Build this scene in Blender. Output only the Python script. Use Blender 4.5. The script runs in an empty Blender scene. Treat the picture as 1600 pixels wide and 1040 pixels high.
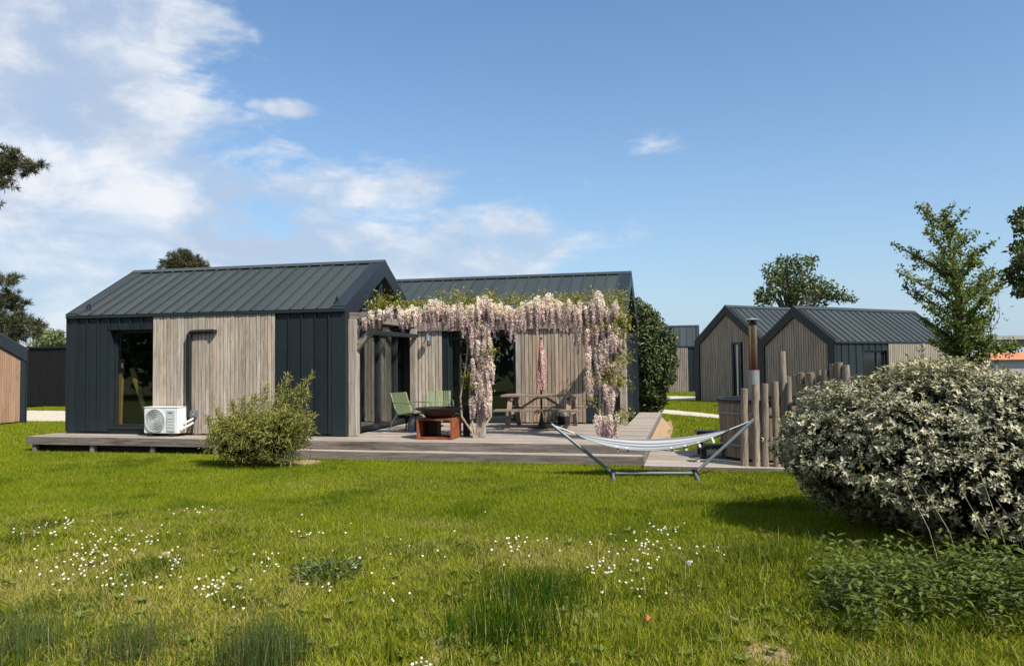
import bpy, math, random
import numpy as np
from mathutils import Vector, Matrix

random.seed(7)
rng = np.random.default_rng(11)
S = bpy.context.scene
COL = S.collection
PI = math.pi
DK = 0.33                       # deck height above the lawn

# ------------------------------------------------------------------ camera
FPX, PITCH, ROLL, YAW, CZ = 1200.0, 0.0368, 0.0104, 0.2283, 1.4966 + DK
cam_d = bpy.data.cameras.new('camera')
cam_d.sensor_width = 36.0
cam_d.lens = FPX / 1600 * 36
cam_d.clip_start = 0.1
cam_d.clip_end = 3000
cam = bpy.data.objects.new('camera', cam_d)
COL.objects.link(cam)
S.camera = cam
_F0 = Vector((-math.sin(YAW), math.cos(YAW), 0)); _R0 = Vector((math.cos(YAW), math.sin(YAW), 0)); _U0 = Vector((0, 0, 1))
_F = _F0 * math.cos(PITCH) + _U0 * math.sin(PITCH)
_U = _U0 * math.cos(PITCH) - _F0 * math.sin(PITCH)
_cr, _sr = math.cos(ROLL), math.sin(ROLL)
cx = _R0 * _cr - _U * _sr        # camera right
cy = _R0 * _sr + _U * _cr        # camera up
cam.matrix_world = Matrix(((cx.x, cy.x, -_F.x, 0), (cx.y, cy.y, -_F.y, 0), (cx.z, cy.z, -_F.z, CZ), (0, 0, 0, 1)))

def at(u, v, X=None, Y=None, Z=None):
    """survey helper: a point of the photograph on a known world plane"""
    a, b = u - 800, v - 520
    x = _cr * a - _sr * b; y = _sr * a + _cr * b
    d = _F + _R0 * (x / FPX) - _U * (y / FPX)
    if X is not None: t = X / d.x
    elif Y is not None: t = Y / d.y
    else: t = (Z - CZ) / d.z
    return Vector((0, 0, CZ)) + d * t

# ------------------------------------------------------------------ light
SUN = Vector((0.72, -0.47, 1.0)).normalized()
SUN_EL = math.asin(SUN.z); SUN_ROT = math.atan2(SUN.x, SUN.y)
sd = bpy.data.lights.new('sun', 'SUN'); sd.energy = 5.0; sd.angle = math.radians(0.5); sd.color = (1.0, 0.93, 0.82)
so = bpy.data.objects.new('sun', sd); COL.objects.link(so)
so.rotation_euler = SUN.to_track_quat('Z', 'Y').to_euler()
so.location = SUN * 60
S.view_settings.view_transform = 'Standard'
S.view_settings.look = 'None'
S.view_settings.gamma = 1.0
S.view_settings.exposure = 0.4
S.view_settings.use_curve_mapping = False

class NT:
    """tiny node-tree writer"""
    def __init__(s, tree): s.t = tree; s.n = tree.nodes; s.l = tree.links
    def node(s, kind, **k):
        n = s.n.new(kind)
        for a, b in k.items(): setattr(n, a, b)
        return n
    def put(s, sock, val):
        if isinstance(val, bpy.types.NodeSocket): s.l.new(val, sock)
        elif val is not None: sock.default_value = val
    def math(s, op, a, b=None, c=None, clamp=False):
        n = s.node('ShaderNodeMath', operation=op, use_clamp=clamp)
        s.put(n.inputs[0], a)
        if b is not None: s.put(n.inputs[1], b)
        if c is not None: s.put(n.inputs[2], c)
        return n.outputs[0]
    def mix(s, f, a, b, mode='MIX'):
        n = s.node('ShaderNodeMix', data_type='RGBA', blend_type=mode)
        s.put(n.inputs[0], f); s.put(n.inputs[6], a); s.put(n.inputs[7], b)
        return n.outputs[2]
    def sstep(s, v, lo, hi):
        n = s.node('ShaderNodeMapRange', interpolation_type='SMOOTHSTEP')
        s.put(n.inputs[0], v); n.inputs[1].default_value = lo; n.inputs[2].default_value = hi
        return n.outputs[0]
    def noise(s, vec, scale, detail=4, rough=0.55, dist=0.0):
        n = s.node('ShaderNodeTexNoise'); s.put(n.inputs['Vector'], vec)
        n.inputs['Scale'].default_value = scale; n.inputs['Detail'].default_value = detail
        n.inputs['Roughness'].default_value = rough; n.inputs['Distortion'].default_value = dist
        return n.outputs[0]
    def vscale(s, vec, sc, off=(0, 0, 0)):
        n = s.node('ShaderNodeMapping'); s.put(n.inputs['Vector'], vec); n.inputs['Location'].default_value = off
        n.inputs['Scale'].default_value = sc
        return n.outputs[0]

w = bpy.data.worlds.new('World'); S.world = w; w.use_nodes = True
T = NT(w.node_tree); T.n.clear()
sky = T.node('ShaderNodeTexSky', sky_type='NISHITA')
sky.sun_disc = False; sky.sun_elevation = SUN_EL; sky.sun_rotation = SUN_ROT
sky.air_density = 1.15; sky.dust_density = 0.6; sky.ozone_density = 2.2; sky.altitude = 0
skyc = T.mix(1.0, sky.outputs[0], (0.079, 0.101, 0.118, 1), 'MULTIPLY')
tc = T.node('ShaderNodeTexCoord'); d = tc.outputs['Generated']
sep = T.node('ShaderNodeSeparateXYZ'); T.put(sep.inputs[0], d)
X, Y, Z = sep.outputs
r = T.math('ADD', T.math('MULTIPLY', X, math.cos(YAW)), T.math('MULTIPLY', Y, math.sin(YAW)))
n1 = T.noise(T.vscale(d, (1, 1, 2.3), (0.35, 0.8, 0.45)), 4.6, 11, 0.60, 0.25)
n2 = T.noise(T.vscale(d, (1, 1, 1.7)), 8.5, 9, 0.62, 0.3)
n4 = T.noise(T.vscale(d, (1, 1, 2.6)), 4.2, 7, 0.57, 0.3)
# the bank fills the left of the sky and runs out to the right in a long low tongue
qa = T.math('SUBTRACT', -0.335, r)
qb = T.math('MINIMUM', T.math('SUBTRACT', 0.212, Z), T.math('MULTIPLY', T.math('SUBTRACT', 0.07, r), 0.55))
qq = T.math('SMOOTH_MAX', qa, qb, 0.08)
m1 = T.sstep(T.math('ADD', qq, T.math('MULTIPLY', T.math('SUBTRACT', n1, 0.47), 0.42)), -0.02, 0.05)
m1 = T.math('MULTIPLY', m1, T.math('ADD', 0.72, T.math('MULTIPLY', T.sstep(n2, 0.34, 0.60), 0.26)))
m1 = T.math('MULTIPLY', m1, T.math('ADD', 0.60, T.math('MULTIPLY', T.sstep(Z, 0.03, 0.17), 0.40)))
# one small cumulus by itself
def puff(u, v, rad, flat):
    p = at(u, v, Y=100.0) - Vector((0, 0, CZ)); p.normalize()
    vm = T.node('ShaderNodeVectorMath', operation='SUBTRACT'); T.put(vm.inputs[0], d); vm.inputs[1].default_value = p
    ln = T.node('ShaderNodeVectorMath', operation='LENGTH'); T.put(ln.inputs[0], T.vscale(vm.outputs[0], (1, 1, flat)))
    k = T.math('SUBTRACT', 1.0, T.math('DIVIDE', ln.outputs['Value'], rad))
    k = T.math('ADD', k, T.math('MULTIPLY', T.math('SUBTRACT', n2, 0.5), 1.6))
    return T.sstep(k, 0.15, 0.65)
m2 = T.math('MULTIPLY', puff(437, 170, 0.062, 3.4), 0.9)
mask = T.math('MAXIMUM', m1, m2)
cloudc = T.mix(T.sstep(T.math('ADD', T.math('MULTIPLY', n4, .6), T.math('MULTIPLY', n2, .4)), 0.40, 0.60), (0.38, 0.46, 0.59, 1), (0.68, 0.70, 0.735, 1))
haze = T.math('MULTIPLY', T.math('POWER', 2.718, T.math('MULTIPLY', T.math('ABSOLUTE', Z), -5.8)), 0.85)
skyh = T.mix(haze, skyc, (0.375, 0.475, 0.615, 1))
bgc = T.mix(mask, skyh, cloudc)
bg = T.node('ShaderNodeBackground'); T.put(bg.inputs[0], bgc); bg.inputs[1].default_value = 1.0
wo = T.node('ShaderNodeOutputWorld'); T.l.new(bg.outputs[0], wo.inputs[0])

# ------------------------------------------------------------------ materials
MATS = {}
def new_mat(name):
    m = bpy.data.materials.new(name); m.use_nodes = True
    t = NT(m.node_tree); t.n.clear(); MATS[name] = m
    out = t.node('ShaderNodeOutputMaterial')
    return m, t, out
def princ(t, out, color, rough=0.6, metal=0.0, spec=0.5, bump=None, bstr=0.3, bdist=0.01):
    p = t.node('ShaderNodeBsdfPrincipled')
    t.put(p.inputs['Base Color'], color); t.put(p.inputs['Roughness'], rough); t.put(p.inputs['Metallic'], metal)
    p.inputs['Specular IOR Level'].default_value = spec
    if bump is not None:
        b = t.node('ShaderNodeBump'); b.inputs['Strength'].default_value = bstr; b.inputs['Distance'].default_value = bdist
        t.put(b.inputs['Height'], bump); t.l.new(b.outputs[0], p.inputs['Normal'])
    t.l.new(p.outputs[0], out.inputs[0])
    return p
def c4(c): return (c[0], c[1], c[2], 1.0)

def mat_plain(name, col, rough=0.6, metal=0.0, var=0.12, nscale=6.0, spec=0.5):
    m, t, o = new_mat(name)
    g = t.node('ShaderNodeNewGeometry')
    n = t.noise(g.outputs['Position'], nscale, 5)
    oi = t.node('ShaderNodeObjectInfo')
    k = t.math('ADD', t.math('MULTIPLY', n, var * 2), t.math('MULTIPLY', oi.outputs['Random'], var * .6))
    k = t.math('ADD', k, 1 - var * 1.3)
    c = t.mix(1.0, c4(col), k, 'MULTIPLY')
    princ(t, o, c, t.math('ADD', t.math('MULTIPLY', n, 0.2), rough - .1), metal, spec)
    return m

def mat_wood(name, ca, cb, axis=2, rnd=0.5, knots=True, warm=None, stretch=0.06, rough=0.8, dirt=0.5):
    """weathered wood, grain along one axis, each board its own shade"""
    m, t, o = new_mat(name)
    g = t.node('ShaderNodeNewGeometry'); oi = t.node('ShaderNodeObjectInfo')
    off = t.node('ShaderNodeVectorMath', operation='SCALE'); off.inputs[0].default_value = (13.7, 31.1, 17.9); t.put(off.inputs['Scale'], oi.outputs['Random'])
    ad = t.node('ShaderNodeVectorMath', operation='ADD'); t.put(ad.inputs[0], g.outputs['Position']); t.put(ad.inputs[1], off.outputs[0])
    sc = [1.0, 1.0, 1.0]; sc[axis] = stretch
    v = t.vscale(ad.outputs[0], tuple(sc))
    fine = t.noise(v, 90, 5, 0.6, 0.6)
    mid = t.noise(v, 16, 4, 0.55, 1.2)
    sc2 = [1.0, 1.0, 1.0]; sc2[axis] = 0.25
    blot = t.noise(t.vscale(ad.outputs[0], tuple(sc2)), 4.5, 5, 0.6)
    f = t.math('ADD', t.math('MULTIPLY', fine, 0.45), t.math('MULTIPLY', mid, 0.55))
    col = t.mix(t.sstep(f, 0.3, 0.72), c4(ca), c4(cb))
    col = t.mix(t.math('MULTIPLY', t.sstep(blot, 0.5, 0.75), dirt), col, t.mix(1.0, col, (0.5, 0.48, 0.46, 1), 'MULTIPLY'))
    if knots:
        vo = t.node('ShaderNodeTexVoronoi'); sc3 = [1, 1, 1]; sc3[axis] = 0.35
        t.put(vo.inputs['Vector'], t.vscale(ad.outputs[0], tuple(sc3))); vo.inputs['Scale'].default_value = 5.5
        kn = t.math('SUBTRACT', 1.0, t.sstep(vo.outputs['Distance'], 0.03, 0.11))
        col = t.mix(t.math('MULTIPLY', kn, 0.6), col, t.mix(1.0, col, (0.4, 0.33, 0.27, 1), 'MULTIPLY'))
    wn = t.node('ShaderNodeTexWhiteNoise', noise_dimensions='1D'); t.put(wn.inputs['W'], t.math('MULTIPLY', oi.outputs['Random'], 91.7))
    br = t.math('ADD', 1 - rnd * .5, t.math('MULTIPLY', oi.outputs['Random'], rnd))
    col = t.mix(1.0, col, br, 'MULTIPLY')
    if warm is not None:
        col = t.mix(t.math('MULTIPLY', t.sstep(wn.outputs['Value'], 0.55, 1.0), 0.55), col, t.mix(1.0, col, c4(warm), 'MULTIPLY'))
    princ(t, o, col, rough, 0, 0.3, f, 0.5, 0.006)
    return m

def mat_metal(name, col, rough=0.42, bump=0.02, spec=0.5, var=0.25):
    """matt coated steel sheet with faint oil-canning and dust"""
    m, t, o = new_mat(name)
    g = t.node('ShaderNodeNewGeometry'); oi = t.node('ShaderNodeObjectInfo')
    n = t.noise(g.outputs['Position'], 2.2, 3)
    n2 = t.noise(g.outputs['Position'], 24, 6, 0.65)
    st_ = t.noise(t.vscale(g.outputs['Position'], (1, 1, .12)), 9, 5, .65)
    k = t.math('ADD', 1 - var * 1.4, t.math('ADD', t.math('MULTIPLY', st_, var * 1.5), t.math('MULTIPLY', oi.outputs['Random'], var * 1.3)))
    c = t.mix(1.0, c4(col), k, 'MULTIPLY')
    c = t.mix(t.math('MULTIPLY', t.sstep(n2, 0.5, 0.8), 0.12), c, (0.09, 0.09, 0.085, 1))
    princ(t, o, c, t.math('ADD', rough - .08, t.math('MULTIPLY', n2, 0.16)), 0.0, spec, n, bump * 10, 0.02)
    return m

def mat_glass(name, tint=(0.85, 0.9, 0.88), ior=1.55):
    m, t, o = new_mat(name)
    fr = t.node('ShaderNodeFresnel'); gg = t.node('ShaderNodeNewGeometry')
    # a pane is thin: both faces reflect alike
    t.put(fr.inputs[0], t.math('ADD', ior, t.math('MULTIPLY', gg.outputs['Backfacing'], 1 / ior - ior)))
    tr = t.node('ShaderNodeBsdfTransparent'); tr.inputs[0].default_value = c4(tint)
    gl = t.node('ShaderNodeBsdfGlossy'); gl.inputs['Roughness'].default_value = 0.012; gl.inputs['Color'].default_value = (0.95, .97, .97, 1)
    g = t.node('ShaderNodeNewGeometry')
    b = t.node('ShaderNodeBump'); b.inputs['Strength'].default_value = 0.05; b.inputs['Distance'].default_value = 0.02
    t.put(b.inputs['Height'], t.noise(g.outputs['Position'], 1.3, 2)); t.l.new(b.outputs[0], gl.inputs['Normal'])
    mx = t.node('ShaderNodeMixShader'); t.put(mx.inputs[0], t.math('MULTIPLY', fr.outputs[0], 1.7, clamp=True))
    t.l.new(tr.outputs[0], mx.inputs[1]); t.l.new(gl.outputs[0], mx.inputs[2]); t.l.new(mx.outputs[0], o.inputs[0])
    return m

def mat_leaf(name, ca, cb, cc=None, trans=0.3, rough=0.5, spec=0.4, clump=None):
    """leaf colour runs ca..cb with each leaf's own tint; light passes through"""
    m, t, o = new_mat(name)
    a = t.node('ShaderNodeAttribute', attribute_name='tint')
    col = t.mix(a.outputs['Fac'], c4(ca), c4(cb))
    if cc is not None:
        a2 = t.node('ShaderNodeAttribute', attribute_name='dry')
        col = t.mix(a2.outputs['Fac'], col, c4(cc))
    p = t.node('ShaderNodeBsdfPrincipled'); t.put(p.inputs['Base Color'], col); p.inputs['Roughness'].default_value = rough
    p.inputs['Specular IOR Level'].default_value = spec
    if trans > 0:
        tl = t.node('ShaderNodeBsdfTranslucent'); t.put(tl.inputs[0], t.mix(1.0, col, (1.15, 1.2, 0.7, 1), 'MULTIPLY'))
        mx = t.node('ShaderNodeMixShader'); mx.inputs[0].default_value = trans
        t.l.new(p.outputs[0], mx.inputs[1]); t.l.new(tl.outputs[0], mx.inputs[2]); t.l.new(mx.outputs[0], o.inputs[0])
    else: t.l.new(p.outputs[0], o.inputs[0])
    return m

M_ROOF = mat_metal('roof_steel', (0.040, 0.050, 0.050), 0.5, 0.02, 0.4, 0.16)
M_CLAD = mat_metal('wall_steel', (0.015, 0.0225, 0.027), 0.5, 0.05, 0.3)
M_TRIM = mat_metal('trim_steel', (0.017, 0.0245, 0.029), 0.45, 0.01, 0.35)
M_FRAME = mat_plain('window_frame_paint', (0.02, 0.026, 0.03), 0.4)
M_BACK = mat_plain('black_membrane', (0.008, 0.008, 0.008), 0.9)
M_ROOM = mat_plain('room_lining', (0.05, 0.045, 0.04), 0.9)  # dark rooms: the shade inside is put into the lining colour
M_GLASS = mat_glass('window_glass')
M_DARKG = mat_plain('dark_far_glass', (0.01, 0.012, 0.014), 0.08, 0, 0.0, 1, 0.8)
M_PLANK = mat_wood('weathered_larch', (0.27, 0.225, 0.175), (0.62, 0.545, 0.45), 2, 0.30, True, (1.12, 0.97, 0.85))
M_PLANKW = mat_wood('larch_warm', (0.24, 0.185, 0.135), (0.46, 0.385, 0.30), 2, 0.42, True, (1.25, 0.93, 0.72))
M_SLAT = mat_wood('grey_slats', (0.19, 0.155, 0.12), (0.38, 0.33, 0.265), 2, 0.2, False)
M_SHED = mat_wood('orange_larch', (0.27, 0.165, 0.10), (0.47, 0.32, 0.21), 2, 0.25, True, (1.1, .9, .8))
M_BLACKW = mat_wood('black_stained_wood', (0.004, 0.004, 0.005), (0.012, 0.011, 0.012), 2, 0.3, False)
M_DECK = mat_wood('deck_boards', (0.20, 0.17, 0.14), (0.46, 0.40, 0.335), 0, 0.35, False, (1.1, .97, .88), 0.05, 0.85, 0.6)
M_FASC = mat_wood('shaded_fascia_wood', (0.085, 0.07, 0.06), (0.29, 0.25, 0.22), 0, 0.2, True, None, 0.05, 0.85, 0.85)  # darker than the boards: age and dirt, plus shade put into the colour
M_POST = mat_wood('pergola_oak', (0.22, 0.19, 0.155), (0.48, 0.43, 0.37), 2, 0.15, True, None, 0.05, .85)
M_BEAM = mat_wood('pergola_beam_oak', (0.15, 0.125, 0.10), (0.34, 0.29, 0.24), 0, 0.2, True, None, 0.05, .85)
M_TABLE = mat_wood('table_wood', (0.15, 0.115, 0.085), (0.34, 0.28, 0.225), 0, 0.4, False, (1.1, .95, .8), .05)
M_LOG = mat_wood('log_wood', (0.10, 0.078, 0.058), (0.36, 0.30, 0.235), 2, 0.4, True, (1.1, .95, .85), .06)
M_STAVE = mat_wood('tub_staves', (0.14, 0.105, 0.075), (0.31, 0.25, 0.19), 2, 0.25, True, None, .06)
M_BARK = mat_wood('bark', (0.05, 0.04, 0.032), (0.14, 0.115, 0.095), 2, 0.1, False, None, .2, .95)
M_STEM = mat_wood('pale_vine_stem', (0.26, 0.21, 0.15), (0.50, 0.43, 0.33), 2, 0.2, False, None, .1, .9)
M_BLACK = mat_plain('black_plastic', (0.012, 0.012, 0.013), 0.45)
M_WHITE = mat_plain('white_enamel', (0.74, 0.76, 0.74), 0.35, 0, 0.04)
M_OFFW = mat_plain('grey_plastic', (0.50, 0.53, 0.52), 0.45, 0, 0.05)
M_STEELB = mat_plain('powder_coated_steel', (0.17, 0.20, 0.215), 0.38, 0.2, 0.1)
M_STAIN = mat_plain('stainless_flue', (0.62, 0.60, 0.57), 0.3, 0.9, 0.12, 14)
M_CHAIR = mat_plain('green_paint', (0.15, 0.19, 0.09), 0.45, 0, 0.06)
M_BOWL = mat_plain('blackened_steel', (0.022, 0.014, 0.013), 0.55, 0.3, 0.2)
M_CONC = mat_plain('pale_concrete', (0.42, 0.40, 0.37), 0.9, 0, 0.15, 3)
M_TILE = mat_plain('clay_roof_tile', (0.50, 0.20, 0.10), 0.85, 0, 0.25, 5)
M_GALV = mat_plain('galvanised_flue', (0.30, 0.31, 0.31), 0.5, 0.4, 0.15, 9)
M_CURT = mat_plain('dusky_curtain', (0.30, 0.15, 0.14), 0.9)
M_PINE = mat_plain('pine_timber', (0.50, 0.30, 0.09), 0.7)
M_ROPE = mat_plain('white_rope', (0.62, 0.62, 0.60), 0.8)

def _corten():
    m, t, o = new_mat('corten_rust')
    g = t.node('ShaderNodeNewGeometry')
    n = t.noise(g.outputs['Position'], 7, 8, 0.7); n2 = t.noise(g.outputs['Position'], 60, 4, 0.6)
    c = t.mix(t.sstep(n, 0.3, 0.7), (0.15, 0.04, 0.018, 1), (0.40, 0.12, 0.042, 1))
    c = t.mix(t.math('MULTIPLY', n2, 0.4), c, (0.10, 0.035, 0.02, 1))
    princ(t, o, c, 0.85, 0.1, 0.3, n2, 0.3, 0.004); return m
M_CORT = _corten()
def _copper():
    m, t, o = new_mat('bronze_flue')
    g = t.node('ShaderNodeNewGeometry'); sp = t.node('ShaderNodeSeparateXYZ'); t.put(sp.inputs[0], g.outputs['Position'])
    k = t.sstep(sp.outputs[2], 1.55, 2.45)     # straw at the top, brown-red low down
    c = t.mix(k, (0.25, 0.075, 0.035, 1), (0.50, 0.38, 0.24, 1))
    n = t.noise(g.outputs['Position'], 20, 4)
    princ(t, o, c, t.math('ADD', 0.18, t.math('MULTIPLY', n, 0.15)), 0.95); return m
M_COPP = _copper()
def _hammock():
    m, t, o = new_mat('striped_canvas')
    a = t.node('ShaderNodeAttribute', attribute_name='across')
    s = t.math('FRACT', t.math('MULTIPLY', a.outputs['Fac'], 5.5))
    k = t.sstep(s, 0.46, 0.5)
    s2 = t.math('FRACT', t.math('MULTIPLY', a.outputs['Fac'], 28.0))
    g = t.node('ShaderNodeNewGeometry')
    c = t.mix(k, (0.13, 0.145, 0.155, 1), (0.38, 0.39, 0.385, 1))
    c = t.mix(t.math('MULTIPLY', t.sstep(s2, .7, .75), .3), c, (0.3, 0.31, 0.32, 1))
    princ(t, o, c, 0.9, 0, .2, t.noise(g.outputs['Position'], 40, 3), .3, .01); return m
M_HAM = _hammock()
def _parasol():
    m, t, o = new_mat('floral_canvas')
    g = t.node('ShaderNodeNewGeometry')
    v = t.node('ShaderNodeTexVoronoi'); t.put(v.inputs['Vector'], g.outputs['Position']); v.inputs['Scale'].default_value = 26
    n = t.noise(g.outputs['Position'], 30, 3)
    c = t.mix(t.sstep(v.outputs['Distance'], 0.25, 0.55), (0.58, 0.40, 0.36, 1), (0.26, 0.11, 0.10, 1))
    c = t.mix(t.sstep(n, 0.58, 0.64), c, (0.72, 0.62, 0.55, 1))
    princ(t, o, c, 0.9); return m
M_PARA = _parasol()

def _ground():
    m, t, o = new_mat('lawn_soil')
    g = t.node('ShaderNodeNewGeometry'); p = g.outputs['Position']
    n = t.noise(p, 0.6, 5, 0.6); n2 = t.noise(p, 14, 6, 0.7); n3 = t.noise(p, 70, 4, .7)
    c = t.mix(n3, (0.030, 0.040, 0.010, 1), (0.085, 0.095, 0.022, 1))  # kept dark: shade between the blades is put into the colour
    c = t.mix(t.sstep(n, 0.45, 0.7), c, (0.10, 0.085, 0.032, 1))
    c = t.mix(t.math('MULTIPLY', t.sstep(n2, 0.5, 0.7), 0.7), c, (0.17, 0.115, 0.06, 1))
    princ(t, o, c, 0.95, 0, .1, n3, .8, .02); return m
M_GROUND = _ground()
def _gravel():
    m, t, o = new_mat('pale_gravel')
    g = t.node('ShaderNodeNewGeometry'); p = g.outputs['Position']
    v = t.node('ShaderNodeTexVoronoi'); t.put(v.inputs['Vector'], p); v.inputs['Scale'].default_value = 28
    n = t.noise(p, 1.6, 5, .6)
    c = t.mix(v.outputs['Color'], (0.42, 0.36, 0.27, 1), (0.66, 0.59, 0.47, 1))
    c = t.mix(t.math('MULTIPLY', t.sstep(n, .55, .7), .5), c, (0.28, 0.24, 0.15, 1))
    princ(t, o, c, 0.95, 0, .2, v.outputs['Distance'], .7, .02); return m
M_GRAVEL = _gravel()
def _soil():
    m, t, o = new_mat('dry_soil')
    g = t.node('ShaderNodeNewGeometry'); p = g.outputs['Position']
    n = t.noise(p, 9, 7, .7); n2 = t.noise(p, 60, 4, .7)
    c = t.mix(n, (0.26, 0.165, 0.09, 1), (0.46, 0.33, 0.21, 1))
    princ(t, o, c, .95, 0, .1, n2, .8, .015); return m
M_SOIL = _soil()

M_GRASS = mat_leaf('mown_grass', (0.062, 0.120, 0.005), (0.315, 0.350, 0.018), (0.42, 0.36, 0.10), 0.30, 0.6, 0.08)
M_ROUGH = mat_leaf('rough_grass', (0.026, 0.074, 0.004), (0.330, 0.345, 0.021), (0.50, 0.40, 0.15), 0.30, 0.55, 0.12)
M_RUSH = mat_leaf('rush_blades', (0.035, 0.065, 0.018), (0.10, 0.13, 0.035), (0.26, 0.2, .08), 0.15, 0.45)
M_SILVER = mat_leaf('silver_leaves', (0.030, 0.045, 0.012), (0.64, 0.595, 0.40), (0.46, 0.38, 0.10), 0.10, 0.45, 0.4)
M_NETTLE = mat_leaf('nettle_leaves', (0.022, 0.040, 0.007), (0.16, 0.19, 0.035), None, 0.22, 0.5, 0.3)
M_BAMB = mat_leaf('bamboo_leaves', (0.09, 0.105, 0.018), (0.46, 0.44, 0.12), None, 0.3, 0.5)
M_LAUREL = mat_leaf('laurel_leaves', (0.012, 0.026, 0.007), (0.13, 0.155, 0.03), (0.19, 0.09, 0.03), 0.12, 0.4, 0.35)
M_TREE = mat_leaf('orchard_leaves', (0.05, 0.085, 0.018), (0.25, 0.30, 0.075), None, 0.35, 0.45)
M_TREED = mat_leaf('dark_tree_leaves', (0.03, 0.05, 0.014), (0.15, 0.18, 0.055), None, 0.2, 0.5)
M_PALE = mat_leaf('pale_tree_leaves', (0.11, 0.15, 0.05), (0.30, 0.35, 0.15), None, 0.3, 0.5)
M_NEEDLE = mat_leaf('pine_needles', (0.022, 0.034, 0.012), (0.13, 0.125, 0.05), None, 0.1, 0.55)
M_WLEAF = mat_leaf('wisteria_leaves', (0.13, 0.14, 0.018), (0.42, 0.38, 0.08), None, 0.4, 0.5)
M_WFLOW = mat_leaf('wisteria_florets', (0.60, 0.43, 0.555), (0.96, 0.875, 0.895), None, 0.4, 0.7, 0.2)
M_PETAL = mat_leaf('daisy_petals', (0.72, 0.72, 0.70), (0.82, 0.82, 0.80), None, 0.2, 0.6)
M_YOLK = mat_plain('daisy_yellow', (0.62, 0.42, 0.03), 0.8)
M_DRYLEAF = mat_plain('orange_dead_leaf', (0.50, 0.17, 0.05), 0.7)
M_THIST = mat_leaf('thistle_leaves', (0.035, 0.06, 0.016), (0.14, 0.18, 0.06), None, 0.15, 0.5)

# ------------------------------------------------------------------ object helpers
INV = {}
def link(o): COL.objects.link(o); return o
def tag(o, label, cat, group=None, kind=None):
    if label: o['label'] = label
    if cat: o['category'] = cat
    if group: o['group'] = group
    if kind: o['kind'] = kind
    return o
def thing(name, label, cat, loc=(0, 0, 0), rz=0.0, group=None):
    o = bpy.data.objects.new(name, None); link(o)
    o.location = loc; o.rotation_euler = (0, 0, rz); o.empty_display_size = 0.2
    INV[o.name] = (Matrix.Translation(loc) @ Matrix.Rotation(rz, 4, 'Z')).inverted()
    return tag(o, label, cat, group)
def adopt(o, parent):
    if parent is not None:
        o.parent = parent
        INV[o.name] = INV.get(parent.name, Matrix.Identity(4))

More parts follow.
